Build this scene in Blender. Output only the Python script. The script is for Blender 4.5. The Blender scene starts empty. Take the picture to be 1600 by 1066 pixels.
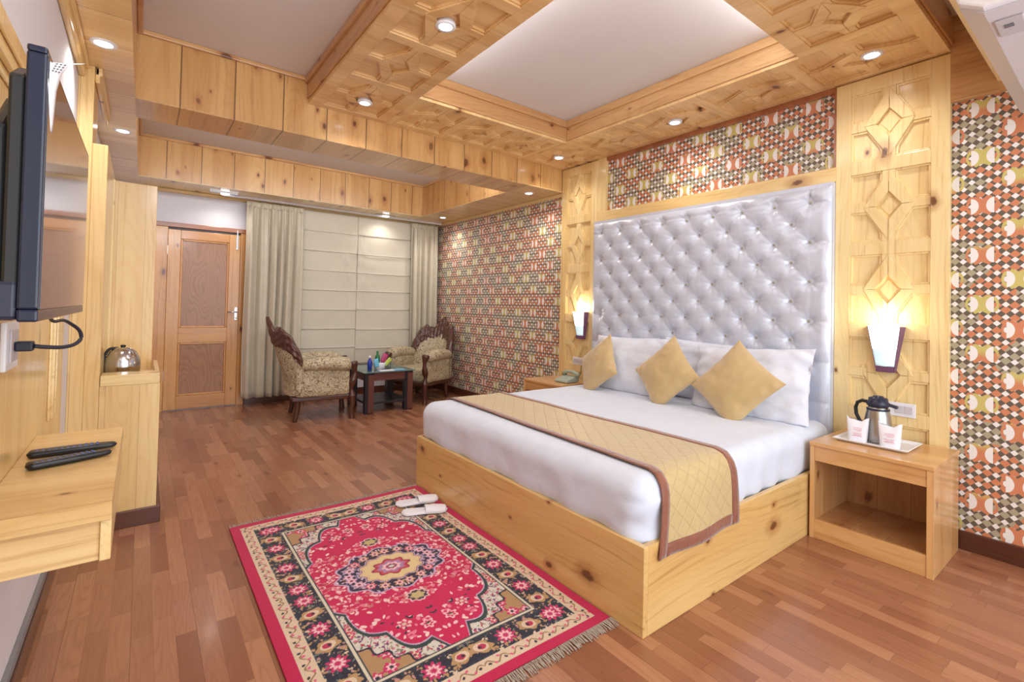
import bpy, math, random
import numpy as np
from mathutils import Vector, Matrix, noise as mnoise
PI = math.pi
random.seed(7); rng = np.random.RandomState(11)
scn = bpy.context.scene
COL = scn.collection

# ------------------------------------------------------------------ camera
CAM_H = 1.25
def make_camera():
    yaw, pitch, roll = math.radians(37.404), math.radians(1.0), math.radians(1.286)
    F = Vector((math.sin(yaw)*math.cos(pitch), math.cos(yaw)*math.cos(pitch), math.sin(pitch)))
    R = Vector((math.cos(yaw), -math.sin(yaw), 0)); U = R.cross(F)
    R2 = math.cos(roll)*R + math.sin(roll)*U; U2 = -math.sin(roll)*R + math.cos(roll)*U
    cd = bpy.data.cameras.new('camera'); co = bpy.data.objects.new('camera', cd); COL.objects.link(co)
    M = Matrix((R2, U2, -F)).transposed().to_4x4(); M.translation = (0, 0, CAM_H)
    co.matrix_world = M
    cd.sensor_width = 36; cd.lens = 754.22/1600*36; cd.shift_x = 0
    cd.shift_y = -(533-466.52)/1600*1.0
    cd.clip_start = 0.02
    scn.camera = co
make_camera()

# ------------------------------------------------------------------ node DSL
class S:
    def __init__(s, nt, v): s.nt, s.v = nt, v
    def _m(s, op, *a, clamp=False):
        n = s.nt.nodes.new('ShaderNodeMath'); n.operation = op; n.use_clamp = clamp
        for i, x in enumerate((s,)+a):
            x = x.v if isinstance(x, S) else x
            if isinstance(x, (int, float)): n.inputs[i].default_value = x
            else: s.nt.links.new(x, n.inputs[i])
        return S(s.nt, n.outputs[0])
    def __add__(s, o): return s._m('ADD', o)
    __radd__ = __add__
    def __sub__(s, o): return s._m('SUBTRACT', o)
    def __rsub__(s, o): return S(s.nt, float(o))._m('SUBTRACT', s)
    def __mul__(s, o): return s._m('MULTIPLY', o)
    __rmul__ = __mul__
    def __truediv__(s, o): return s._m('DIVIDE', o)
    def floor(s): return s._m('FLOOR')
    def fract(s): return s._m('FRACT')
    def abs(s): return s._m('ABSOLUTE')
    def sin(s): return s._m('SINE')
    def pow(s, e): return s._m('POWER', e)
    def lt(s, o): return s._m('LESS_THAN', o)
    def gt(s, o): return s._m('GREATER_THAN', o)
    def mod(s, o): return s._m('FLOORED_MODULO', o)
    def min(s, o): return s._m('MINIMUM', o)
    def max(s, o): return s._m('MAXIMUM', o)
    def sqrt(s): return s._m('SQRT')
    def sat(s): return s._m('ADD', 0.0, clamp=True)
    def sstep(s, a, b):
        n = s.nt.nodes.new('ShaderNodeMapRange'); n.interpolation_type = 'SMOOTHSTEP'
        s.nt.links.new(s.v, n.inputs[0]); n.inputs[1].default_value = a; n.inputs[2].default_value = b
        return S(s.nt, n.outputs[0])

def lin(c):
    return tuple(((x/255)/12.92 if x/255 <= 0.04045 else ((x/255+0.055)/1.055)**2.4) for x in c[:3]) + (1,)

class MatB:
    def __init__(s, name, rough=0.5, metallic=0, spec=0.5, coat=0):
        s.m = bpy.data.materials.new(name); s.m.use_nodes = True
        s.nt = s.m.node_tree; s.b = s.nt.nodes['Principled BSDF']
        s.b.inputs['Roughness'].default_value = rough
        s.b.inputs['Metallic'].default_value = metallic
        s.b.inputs['Specular IOR Level'].default_value = spec
        if coat: s.b.inputs['Coat Weight'].default_value = coat; s.b.inputs['Coat Roughness'].default_value = 0.12
    def const(s, v): return S(s.nt, float(v))
    def pos(s):
        g = s.nt.nodes.new('ShaderNodeNewGeometry'); return s.sep(g.outputs['Position'])
    def obj(s):
        g = s.nt.nodes.new('ShaderNodeTexCoord'); return s.sep(g.outputs['Object'])
    def sep(s, v):
        n = s.nt.nodes.new('ShaderNodeSeparateXYZ'); s.nt.links.new(v, n.inputs[0])
        return [S(s.nt, n.outputs[i]) for i in range(3)]
    def comb(s, x, y, z=0.0):
        n = s.nt.nodes.new('ShaderNodeCombineXYZ')
        for i, a in enumerate((x, y, z)):
            if isinstance(a, S) and not isinstance(a.v, float): s.nt.links.new(a.v, n.inputs[i])
            else: n.inputs[i].default_value = a.v if isinstance(a, S) else a
        return n.outputs[0]
    def noise(s, vec, scale=1.0, detail=2.0, rough=0.5, dist=0.0):
        n = s.nt.nodes.new('ShaderNodeTexNoise'); s.nt.links.new(vec, n.inputs['Vector'])
        n.inputs['Scale'].default_value = scale; n.inputs['Detail'].default_value = detail
        n.inputs['Roughness'].default_value = rough; n.inputs['Distortion'].default_value = dist
        return S(s.nt, n.outputs[0])
    def white(s, vec):
        n = s.nt.nodes.new('ShaderNodeTexWhiteNoise'); n.noise_dimensions = '3D'
        s.nt.links.new(vec, n.inputs['Vector']); return S(s.nt, n.outputs[0])
    def voro(s, vec, scale=1.0, rand=1.0):
        n = s.nt.nodes.new('ShaderNodeTexVoronoi'); n.voronoi_dimensions = '2D'; s.nt.links.new(vec, n.inputs['Vector'])
        n.inputs['Scale'].default_value = scale; n.inputs['Randomness'].default_value = rand
        c = s.nt.nodes.new('ShaderNodeSeparateColor'); s.nt.links.new(n.outputs['Color'], c.inputs[0])
        return S(s.nt, n.outputs['Distance']), S(s.nt, c.outputs[0]), S(s.nt, c.outputs[1])
    def mix(s, f, a, b):
        n = s.nt.nodes.new('ShaderNodeMix'); n.data_type = 'RGBA'
        if isinstance(f, S): s.nt.links.new(f.v, n.inputs[0])
        else: n.inputs[0].default_value = f
        for i, c in ((6, a), (7, b)):
            if isinstance(c, tuple): n.inputs[i].default_value = c
            else: s.nt.links.new(c, n.inputs[i])
        return n.outputs[2]
    def color(s, c):
        if isinstance(c, tuple): s.b.inputs['Base Color'].default_value = c
        else: s.nt.links.new(c, s.b.inputs['Base Color'])
    def bump(s, h, strength=0.3, dist=0.01):
        n = s.nt.nodes.new('ShaderNodeBump'); n.inputs['Strength'].default_value = strength
        n.inputs['Distance'].default_value = dist
        s.nt.links.new(h.v, n.inputs['Height']); s.nt.links.new(n.outputs[0], s.b.inputs['Normal'])

def plain(name, rgb, rough=0.5, metallic=0, bumpn=0, scale=60, var=0.06, spec=0.5, coat=0, **k):
    B = MatB(name, rough, metallic, spec, coat)
    x, y, z = B.obj(); n = B.noise(B.comb(x, y, z), scale, 3)
    c = lin(rgb); d = tuple(v*(1-var) for v in c[:3])+(1,)
    B.color(B.mix(n, c, d))
    if bumpn: B.bump(n, bumpn, 0.002)
    for kk, v in k.items(): B.b.inputs[kk].default_value = v
    return B.m

def emit(name, rgb, strength):
    B = MatB(name, 0.4); B.color(lin(rgb)); B.b.inputs['Emission Color'].default_value = lin(rgb)
    x, y, z = B.obj(); n = B.noise(B.comb(x, y, z), 20, 1)
    v = n*(strength*0.1)+strength*0.95
    B.nt.links.new(v.v, B.b.inputs['Emission Strength'])
    return B.m

def pine(name, grain='Y', across='X', plank=0.0, light=(226, 190, 128), mid=(204, 158, 92), dark=(160, 104, 52),
         knots=1.0, seed=0.0, offset=0.0, rough=0.28, groove=0.004, band=7.0):
    B = MatB(name, rough, coat=0.35)
    P = dict(zip('XYZ', B.pos())); g, p = P[grain], P[across]
    d = P[[a for a in 'XYZ' if a not in (grain, across)][0]]
    g = g+seed*3.7; p = p+offset
    if plank:
        idx = (p/plank).floor(); r1 = B.white(B.comb(idx, seed+0.5, 1.0)); r2 = B.white(B.comb(idx, seed+0.2, 7.0))
        fr = (p/plank).fract()
        edge = (fr-0.5).abs()
        grv = edge.gt(0.5-groove/plank)
        g = g+r1*9.0; pp = p+r2*5.0
    else:
        r1 = None; pp = p+seed*1.3
    warp = B.noise(B.comb(g*1.1, pp*2.5, d*2.5), 1.0, 1.0)
    w = pp+(warp-0.5)*0.10
    broad = B.noise(B.comb(g*0.35, w*band, d*band), 1.0, 1.5)
    fine = B.noise(B.comb(g*1.6, w*55.0, d*55.0), 1.0, 3.0, 0.6)
    vf = B.noise(B.comb(g*6.0, w*230.0, d*230.0), 1.0, 2.0)
    # cathedral rings
    rg = B.noise(B.comb(g*0.7, w*3.2, d*3.2), 1.0, 0.5)
    ring = (rg*26.0).fract(); ring = (ring-0.5).abs()*2.0
    f = broad.sstep(0.38, 0.64)*0.70+fine*0.45+ring.pow(3.0)*0.26+vf*0.14-0.22
    c = B.mix(f.sat(), lin(light), lin(mid))
    c = B.mix((fine.sstep(0.52, 0.78)*0.6).sat(), c, lin(dark))
    if knots:
        dist, ra, rb = B.voro(B.comb(g*3.0+warp*0.4, pp*5.2, 0.0), 1.0)
        wob = B.noise(B.comb(g*16.0, pp*26.0, d*26.0), 1.0, 2.0)
        has = ra.gt(1.0-0.42*knots)
        rad = rb*rb*0.10+0.030
        q = dist/rad+(wob-0.5)*1.5
        halo = (1.0-q.sstep(0.7, 3.0))*has
        core = (1.0-q.sstep(0.55, 1.1))*has
        c = B.mix((halo*0.55).sat(), c, lin((164, 98, 52)))
        c = B.mix((core*0.85).sat(), c, lin((92, 46, 22)))
    if plank:
        c = B.mix((r1-0.3).sat()*0.55, c, lin(mid))
        c = B.mix(grv*0.8, c, lin((84, 52, 26)))
    B.color(c); B.bump(fine, 0.06, 0.002)
    return B.m

# ------------------------------------------------------------------ materials
M = {}
kw_wall = dict(light=(242, 218, 163), mid=(226, 192, 127), dark=(192, 148, 86), knots=0.45)
M['pz'] = pine('pine_vertical', 'Z', 'Y', 0, **kw_wall)
M['pzx'] = pine('pine_vertical_front', 'Z', 'X', 0.145, groove=0.0006, seed=3.0, light=(242, 216, 159), mid=(222, 184, 119), dark=(188, 142, 82), knots=0.5)
M['py'] = pine('pine_long', 'Y', 'X', 0, **kw_wall, seed=2.0)
M['px'] = pine('pine_cross', 'X', 'Y', 0, **kw_wall, seed=4.0)
M['pyz'] = pine('pine_rail', 'Y', 'Z', 0, **kw_wall, seed=5.0)
M['tvpanel'] = pine('pine_tv_panel', 'Z', 'Y', 0.16, groove=0.0006, seed=6.0, light=(237, 210, 151), mid=(215, 176, 112), dark=(182, 134, 75), knots=0.3)
M['fasc'] = pine('pine_fascia_boards', 'Z', 'X', 0.305, light=(221, 178, 118), mid=(200, 150, 91), dark=(164, 110, 60), knots=1.9, seed=1.0, offset=0.15)
M['fasc_y'] = pine('pine_fascia_side', 'Z', 'Y', 0.305, light=(215, 169, 110), mid=(190, 136, 79), dark=(156, 101, 55), knots=1.9, seed=8.0)
M['soff_y'] = pine('pine_soffit_cross_boards', 'Y', 'X', 0.305, light=(222, 184, 128), mid=(197, 151, 96), dark=(158, 111, 64), knots=0.8, seed=9.0, offset=0.15)
M['soff_x'] = pine('pine_soffit_left', 'X', 'Y', 0.34, groove=0.002, light=(239, 208, 151), mid=(217, 176, 117), dark=(178, 131, 75), knots=0.2, seed=10.0)
M['coffer'] = pine('pine_coffer', 'X', 'Y', 0, light=(237, 200, 145), mid=(217, 172, 113), dark=(180, 130, 77), knots=0.5, seed=11.0)
M['coffer_y'] = pine('pine_coffer_long', 'Y', 'X', 0, light=(239, 204, 147), mid=(220, 176, 114), dark=(181, 132, 77), knots=0.5, seed=12.0)
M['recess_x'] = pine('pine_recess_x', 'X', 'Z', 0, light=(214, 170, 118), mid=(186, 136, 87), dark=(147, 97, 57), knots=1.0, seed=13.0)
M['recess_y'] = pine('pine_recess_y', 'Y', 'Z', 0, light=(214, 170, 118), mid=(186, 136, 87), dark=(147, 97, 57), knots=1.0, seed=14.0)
M['bed_y'] = pine('pine_bed_foot', 'Y', 'Z', 0, light=(226, 190, 125), mid=(212, 169, 103), dark=(174, 123, 65), knots=0.9, seed=15.0, band=4.0)
M['bed_x'] = pine('pine_bed_side', 'X', 'Z', 0, light=(228, 192, 127), mid=(214, 171, 105), dark=(174, 123, 65), knots=0.9, seed=16.0, band=4.0)
ns = dict(light=(224, 178, 121), mid=(204, 152, 94), dark=(165, 111, 62))
M['ns_y'] = pine('pine_stand_front', 'Y', 'Z', 0, **ns, knots=0.3, seed=17.0)
M['ns_z'] = pine('pine_stand_side', 'Z', 'X', 0, **ns, knots=0.4, seed=18.0)
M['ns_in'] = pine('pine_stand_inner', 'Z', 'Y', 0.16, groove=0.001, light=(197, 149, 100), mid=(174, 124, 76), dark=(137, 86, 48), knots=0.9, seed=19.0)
M['shelf'] = pine('pine_shelf', 'X', 'Y', 0, light=(234, 204, 147), mid=(213, 173, 111), dark=(176, 127, 72), knots=0.5, seed=20.0)
M['door_z'] = pine('door_pine', 'Z', 'X', 0, light=(216, 158, 88), mid=(194, 130, 66), dark=(156, 92, 42), knots=0.5, seed=21.0)
M['door_x'] = pine('door_pine_rail', 'X', 'Z', 0, light=(214, 156, 86), mid=(192, 128, 64), dark=(154, 90, 40), knots=0.5, seed=22.0)
M['redwood'] = pine('red_stained_trim', 'X', 'Z', 0, light=(176, 112, 74), mid=(146, 84, 52), dark=(110, 58, 36), knots=0.1, seed=23.0)
M['skirt'] = pine('dark_skirting', 'Y', 'Z', 0, light=(96, 52, 36), mid=(74, 38, 28), dark=(52, 26, 20), knots=0, seed=24.0)
M['skirt_x'] = pine('dark_skirting_x', 'X', 'Z', 0, light=(96, 52, 36), mid=(74, 38, 28), dark=(52, 26, 20), knots=0, seed=24.0)

def veneer():
    B = MatB('door_oak_veneer', 0.35, coat=0.3); x, y, z = B.pos()
    w = B.noise(B.comb(x*4.0, z*1.1, 0.0), 1.0, 1.0)
    ring = ((w*22.0).fract()-0.5).abs()*2.0
    fine = B.noise(B.comb(x*130.0, z*5.0, 0.0), 1.0, 2.0)
    c = B.mix((ring.pow(2.0)*0.35+fine*0.5).sat(), lin((178, 122, 80)), lin((122, 74, 42)))
    B.color(c); return B.m
M['veneer'] = veneer()
M['wall'] = plain('white_wall_paint', (222, 220, 226), 0.75, var=0.03, scale=3)
M['ceil'] = plain('ceiling_paint', (222, 216, 214), 0.8, var=0.05, scale=1.5)
M['greystrip'] = plain('grey_strip', (150, 148, 150), 0.6, var=0.3, scale=30)

def floor_mat():
    B = MatB('laminate_floor', 0.27, coat=0.15); x, y, z = B.pos()
    W = 0.066; L = 0.40
    ix = (x/W).floor(); off = B.white(B.comb(ix, 2.0, 0.0))
    yy = y/L+off; iy = yy.floor()
    r = B.white(B.comb(ix, iy, 5.0)); r2 = B.white(B.comb(ix, iy, 9.0))
    gx, gy = x+r*4.0, y+r2*7.0
    wv = B.noise(B.comb(gx*11.0, gy*0.9, 0.0), 1.0, 1.0)
    fine = B.noise(B.comb(gx*150.0, gy*5.0, 0.0), 1.0, 3.0)
    ring = ((wv*15.0).fract()-0.5).abs()*2.0
    c = B.mix(r, lin((190, 136, 102)), lin((144, 92, 66)))
    c = B.mix((ring.pow(3.0)*0.20+fine*0.45).sat(), c, lin((124, 74, 52)))
    c = B.mix(r2.sstep(0.75, 1.0)*0.45, c, lin((138, 88, 64)))
    dist, ra, rb = B.voro(B.comb(gx*6.0, gy*2.2, 0.0), 1.0)
    c = B.mix(((1.0-dist.sstep(0.03, 0.13))*ra.gt(0.8)*0.6), c, lin((104, 60, 40)))
    ex = ((x/W).fract()-0.5).abs().gt(0.488); ey = (yy.fract()-0.5).abs().gt(0.497)
    c = B.mix(ex.max(ey)*0.35, c, lin((96, 58, 42)))
    pl = ((x/(W*3)).fract()-0.5).abs().gt(0.495)
    c = B.mix(pl*0.45, c, lin((84, 50, 38)))
    B.color(c); B.bump(fine, 0.03, 0.002); return B.m
M['floor'] = floor_mat()

def wallpaper():
    B = MatB('geometric_wallpaper', 0.42); x, y, z = B.pos()
    y = y+0.03
    PY, PZ = 0.276, 0.264
    k = PZ/8.0*2                                                # white lattice pitch (0.066)
    s = (y+z)/k; t = (y-z)/k
    a = (s*2.0+0.5).floor(); b = (t*2.0+0.5).floor()
    fa = (s*2.0+0.5).fract()-0.5; fb = (t*2.0+0.5).fract()-0.5
    pa = a.mod(2.0); pb = b.mod(2.0)
    white = (1.0-pa)*(1.0-pb)*fa.abs().lt(0.47)*fb.abs().lt(0.47)
    rowp = ((a+b)*0.5).floor().mod(2.0)
    bar = pa*pb
    ext1 = pa*(1.0-pb)*fb.abs().gt(0.2)*rowp
    ext2 = (1.0-pa)*pb*fa.abs().gt(0.2)*(1.0-rowp)
    orange = (bar+ext1+ext2).sat()
    # motif cells
    def cell(y0, z0):
        cy = (y+y0)/PY; cz = (z+z0)/PZ
        iy, iz = cy.floor(), cz.floor()
        return (cy.fract()-0.5)*PY, (cz.fract()-0.5)*PZ, B.white(B.comb(iy, iz, y0*10+3.0)), B.white(B.comb(iy, iz, y0*10+8.0))
    dark = lin((100, 90, 78)); whitec = lin((236, 232, 230))
    ora = lin((206, 132, 96)); oli = lin((202, 188, 112)); tau = lin((172, 162, 136))
    zone = B.noise(B.comb(y*5.2, z*4.2, 3.0), 1.0, 0.0)
    zc = B.mix(zone.gt(0.53), ora, tau)
    c = B.mix(orange, dark, zc); c = B.mix(white, c, whitec)
    for (y0, z0) in ((0.0, 0.0), (PY/2, PZ/2)):
        dy, dz, r, r2 = cell(y0, z0)
        ay = dy.abs()
        inside = ay.lt(0.0455)*(dz.abs()+(0.0455-ay)*0.6).lt(0.064)*(dz.abs()-(0.0455-ay)*1.2).lt(0.030)
        ay2 = ay-0.0455
        halfe = ((ay2/0.031).abs().pow(2.0)+(dz/0.042).abs().pow(2.0)).lt(1.0)
        flank = ((ay2/0.020).abs().pow(2.0)+(dz/0.040).abs().pow(2.0)).lt(1.0)*ay.gt(0.0455)*((ay2/0.010).abs().pow(2.0)+(dz/0.020).abs().pow(2.0)).gt(1.0)
        mc = B.mix(((r-0.5)*2.0+dz*8.0).sstep(-0.2, 0.2), ora, oli)
        c = B.mix(flank, c, mc); c = B.mix(inside, c, mc); c = B.mix(halfe*ay.lt(0.0455), c, whitec)
    B.color(c); return B.m
M['paper'] = wallpaper()

def leather():
    B = MatB('silver_leatherette', 0.30, 0.0, 0.6); x, y, z = B.pos()
    n = B.noise(B.comb(x, y*1.0, z), 260, 2)
    n2 = B.noise(B.comb(x, y, z), 9, 3, dist=0.8)
    B.color(B.mix(n2, lin((216, 222, 236)), lin((198, 204, 222)))); B.bump(n*0.15+n2*1.0, 0.25, 0.012)
    B.b.inputs['Metallic'].default_value = 0.15
    return B.m
M['leather'] = leather()
def cloth(name, rgb, rgb2, scale=14, bump=0.25, rough=0.8, sheen=0.3, weave=0):
    B = MatB(name, rough); x, y, z = B.obj()
    n = B.noise(B.comb(x, y, z), scale, 3, dist=1.2); w = B.noise(B.comb(x, y, z), 900, 1)
    B.color(B.mix(n, lin(rgb), lin(rgb2))); B.bump(n+w*0.05, bump, 0.02)
    B.b.inputs['Sheen Weight'].default_value = sheen
    return B.m
M['sheet'] = cloth('white_bed_linen', (218, 226, 242), (204, 212, 232), 7, 0.18)
M['pillow'] = cloth('white_pillow_cotton', (226, 230, 242), (212, 216, 232), 9, 0.35)
M['gold'] = cloth('gold_satin', (204, 176, 126), (186, 156, 106), 6, 0.2, 0.45, 0.5)
M['brown'] = cloth('brown_satin', (150, 84, 58), (116, 60, 40), 20, 0.3, 0.42, 0.5)
M['curtain'] = cloth('beige_satin_curtain', (208, 198, 176), (190, 180, 158), 10, 0.1, 0.36, 0.4)
M['blind'] = cloth('cream_blind_fabric', (216, 208, 190), (206, 198, 178), 3, 0.15, 0.6, 0.2)
M['fold_lit'] = cloth('cream_blind_fold_lit', (226, 220, 206), (218, 210, 194), 3, 0.1, 0.6, 0.2)  # paler than the blind: light caught by the battens painted in
M['fringe'] = cloth('rug_fringe', (196, 184, 170), (160, 148, 138), 90, 0.3, 0.9, 0.1)
def quilt():
    B = MatB('gold_quilted_satin', 0.45); x, y, z = B.pos()
    n = B.noise(B.comb(x, y, z), 40, 3, dist=1.0)
    k = 0.085; h = z*0.9
    l1 = (((x+y*0.8+h)/k).fract()-0.5).abs(); l2 = (((x-y*0.8-h)/k).fract()-0.5).abs()
    q = (0.5-l1).min(0.5-l2).sstep(0.0, 0.10)
    c = B.mix(n, lin((204, 180, 130)), lin((186, 160, 108)))
    c = B.mix((1.0-q)*0.16, c, lin((160, 124, 70)))
    B.color(c); B.bump(q+n*0.3, 0.35, 0.006); B.b.inputs['Sheen Weight'].default_value = 0.4
    return B.m
M['quilt'] = quilt()
def brocade():
    B = MatB('floral_brocade', 0.6); x, y, z = B.pos()
    v = B.comb(x, y, z)
    n = B.noise(v, 15, 1.0, dist=1.6); r = ((n*6.0).fract()-0.5).abs()*2.0
    n2 = B.noise(v, 11, 2.0, dist=1.0); f = B.noise(v, 60, 1, dist=1.5)
    c = B.mix(n2, lin((206, 194, 164)), lin((184, 170, 138)))
    c = B.mix(r.sstep(0.60, 0.8)*0.9, c, lin((104, 80, 52)))
    c = B.mix(f.sstep(0.58, 0.66)*0.5, c, lin((150, 106, 70)))
    B.color(c); B.bump(n, 0.15, 0.004); return B.m
M['brocade'] = brocade()
M['darkwood'] = plain('dark_carved_wood', (92, 48, 34), 0.32, bumpn=0.3, scale=22, var=0.55, coat=0.4)
M['table_dark'] = plain('dark_table_lacquer', (44, 40, 48), 0.3, scale=12, var=0.3)
M['table_brown'] = plain('brown_table_laminate', (112, 66, 58), 0.4, scale=90, var=0.45)
M['tglass'] = plain('tinted_glass_top', (96, 122, 124), 0.06, scale=5, var=0.1, spec=0.9)
M['black'] = plain('black_plastic', (26, 26, 30), 0.35, scale=40, var=0.2)
M['navy'] = plain('glossy_blue_black_bezel', (22, 32, 60), 0.18, scale=8, var=0.3)
M['navyplastic'] = plain('navy_plastic', (38, 42, 66), 0.3, scale=20, var=0.15)
M['screen'] = plain('tv_glass', (38, 22, 34), 0.04, scale=3, var=0.4, spec=1.0, coat=1.0)
M['chrome'] = plain('polished_steel', (205, 205, 210), 0.16, 1.0, scale=30, var=0.1)
M['steel'] = plain('brushed_steel', (188, 184, 180), 0.28, 1.0, scale=30, var=0.15)
M['white'] = plain('white_plastic', (234, 234, 240), 0.35, scale=20, var=0.03)
M['acgrey'] = plain('pale_grey_plastic', (206, 200, 206), 0.4, scale=12, var=0.05)
M['acmid'] = plain('grey_plastic_insert', (186, 180, 184), 0.35, scale=12, var=0.06)
M['paperw'] = plain('white_paper', (238, 238, 246), 0.8, scale=30, var=0.05, bumpn=0.2)
M['pinkink'] = plain('pink_print', (226, 150, 170), 0.8, var=0.1)
M['ink'] = plain('grey_print', (110, 106, 112), 0.8, var=0.1)
M['phone'] = plain('pale_green_plastic', (172, 184, 170), 0.4, scale=20, var=0.08)
M['purple'] = plain('purple_glass', (104, 70, 96), 0.2, scale=20, var=0.2, **{'Emission Strength': 0.12, 'Emission Color': lin((150, 90, 120))})
M['cord'] = plain('dark_blue_cable', (34, 36, 54), 0.45, var=0.1)
M['blueb'] = plain('blue_plastic', (44, 66, 170), 0.3, var=0.2)
M['greenb'] = plain('green_bottle', (20, 120, 70), 0.2, var=0.3)
M['pinkp'] = plain('pink_wrapper', (190, 70, 120), 0.35, var=0.3)
M['limep'] = plain('lime_wrapper', (190, 205, 90), 0.35, var=0.2)
M['cyanp'] = plain('light_blue_wrapper', (120, 190, 225), 0.3, var=0.15)
M['brass'] = plain('button_crystal', (196, 190, 176), 0.3, 0.3, scale=80, var=0.5)
M['lamp'] = emit('lamp_lens', (250, 250, 255), 9.0)
M['sglass'] = emit('frosted_glass_glow', (250, 246, 240), 3.2)
M['sglass2'] = emit('frosted_glass_low', (196, 222, 226), 0.75)
M['ledblue'] = plain('remote_keys', (70, 110, 190), 0.4, var=0.4, scale=200)

# ------------------------------------------------------------------ mesh builder
class MB:
    def __init__(s): s.v = []; s.f = []
    def add(s, vs, fs):
        o = len(s.v); s.v += [tuple(v) for v in vs]; s.f += [tuple(i+o for i in f) for f in fs]; return s
    def box(s, x0, x1, y0, y1, z0, z1):
        return s.add([(x0, y0, z0), (x1, y0, z0), (x1, y1, z0), (x0, y1, z0), (x0, y0, z1), (x1, y0, z1), (x1, y1, z1), (x0, y1, z1)],
                     [(0, 3, 2, 1), (4, 5, 6, 7), (0, 1, 5, 4), (1, 2, 6, 5), (2, 3, 7, 6), (3, 0, 4, 7)])
    def prism(s, pts, fn, d0, d1):
        n = len(pts)
        vs = [fn(u, v, d0) for u, v in pts]+[fn(u, v, d1) for u, v in pts]
        return s.add(vs, [tuple(range(n))[::-1], tuple(range(n, 2*n))]+[(i, (i+1) % n, n+(i+1) % n, n+i) for i in range(n)])
    def grid(s, fn, nu, nv, cu=False, cv=False):
        vs = [fn(i/(nu if cu else nu-1), j/(nv if cv else nv-1)) for i in range(nu) for j in range(nv)]
        fs = []
        for i in range(nu if cu else nu-1):
            for j in range(nv if cv else nv-1):
                a = i*nv+j; b = ((i+1) % nu)*nv+j; c = ((i+1) % nu)*nv+(j+1) % nv; d = i*nv+(j+1) % nv
                fs.append((a, b, c, d))
        return s.add(vs, fs)
    def lathe(s, prof, c=(0, 0, 0), n=28, M=None):
        def fn(a, b):
            i = b*(len(prof)-1); r, z = prof[int(round(i))]
            p = Vector((r*math.cos(2*PI*a), r*math.sin(2*PI*a), z))
            if M is not None: p = M @ p
            return (p.x+c[0], p.y+c[1], p.z+c[2])
        return s.grid(fn, n, len(prof), cu=True)
    def tube(s, pts, r, n=8, cap=True):
        pts = [Vector(p) for p in pts]; m = len(pts); vs = []; rr = r if callable(r) else (lambda t: r)
        up = Vector((0, 0, 1))
        for i, p in enumerate(pts):
            t = (pts[min(i+1, m-1)]-pts[max(i-1, 0)]).normalized()
            if abs(t.dot(up)) > 0.97: up = Vector((1, 0, 0))
            a = t.cross(up).normalized(); b = t.cross(a).normalized(); q = rr(i/(m-1))
            for k in range(n):
                an = 2*PI*k/n; vs.append(p+a*q*math.cos(an)+b*q*math.sin(an))
        fs = [(i*n+k, i*n+(k+1) % n, (i+1)*n+(k+1) % n, (i+1)*n+k) for i in range(m-1) for k in range(n)]
        if cap: fs += [tuple(range(n))[::-1], tuple(range((m-1)*n, m*n))]
        return s.add(vs, fs)
    def rbox(s, x0, x1, y0, y1, z0, z1, r, n=(12, 12, 6), warp=None):
        lo = Vector((x0, y0, z0)); hi = Vector((x1, y1, z1)); r = min(r, (hi-lo)[0]/2, (hi-lo)[1]/2, (hi-lo)[2]/2)
        il, ih = lo+Vector((r,)*3), hi-Vector((r,)*3)
        def sp(a):   # concentrate samples near ends
            return 0.5-0.5*math.cos(a*PI)*(1-0.25*math.sin(a*PI)**2)
        def face(ax, side):
            u, v = [(1, 2), (2, 0), (0, 1)][ax]
            nu, nv = n[u], n[v]
            def fn(a, b):
                p = [0, 0, 0]; p[ax] = hi[ax] if side else lo[ax]
                p[u] = lo[u]+(hi[u]-lo[u])*sp(a); p[v] = lo[v]+(hi[v]-lo[v])*sp(b)
                p = Vector(p); c = Vector([min(max(p[k], il[k]), ih[k]) for k in range(3)])
                d = p-c
                q = c+d.normalized()*r if d.length > 1e-9 else p
                if warp: q = warp(q)
                return tuple(q)
            if side: s.grid(fn, nu, nv)
            else: s.grid(lambda a, b: fn(b, a) if False else fn(1-a, b), nu, nv)
        for ax in range(3):
            face(ax, 0); face(ax, 1)
        return s

def link(o, parent=None):
    COL.objects.link(o)
    if parent is not None: o.parent = parent
    return o

def obj(name, mb, mat, parent=None, bev=0, smooth=False, weld=False, sub=0, kind=None, label=None, group=None):
    me = bpy.data.meshes.new(name)
    V = mb.v
    if parent is not None:
        pm = PM[parent.name]; V = [tuple(pm @ Vector(v)) for v in V]
    me.from_pydata(V, [], mb.f); me.validate()
    import bmesh
    bm = bmesh.new(); bm.from_mesh(me)
    if weld: bmesh.ops.remove_doubles(bm, verts=bm.verts, dist=weld if isinstance(weld, float) else 1e-5)
    bmesh.ops.recalc_face_normals(bm, faces=bm.faces)
    bm.to_mesh(me); bm.free()
    if mat is not None: me.materials.append(mat)
    if smooth:
        me.polygons.foreach_set('use_smooth', [True]*len(me.polygons))
    o = bpy.data.objects.new(name, me); link(o, parent)
    PM[o.name] = PM[parent.name] if parent is not None else Matrix.Identity(4)
    if bev:
        b = o.modifiers.new('bevel', 'BEVEL'); b.width = bev; b.segments = 2; b.limit_method = 'ANGLE'; b.angle_limit = math.radians(40)
    if sub:
        b = o.modifiers.new('sub', 'SUBSURF'); b.levels = sub; b.render_levels = sub
    if kind: o['kind'] = kind
    if label: o['label'] = label
    if group: o['group'] = group
    return o
PM = {}
def thing(name, label, cat, loc=(0, 0, 0), rotz=0, group=None):
    o = bpy.data.objects.new(name, None); link(o); o.location = loc; o.rotation_euler = (0, 0, rotz)
    o.empty_display_size = 0.1
    o['label'] = label; o['category'] = cat
    if group: o['group'] = group
    PM[o.name] = (Matrix.Translation(loc) @ Matrix.Rotation(rotz, 4, 'Z')).inverted()
    return o
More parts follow.
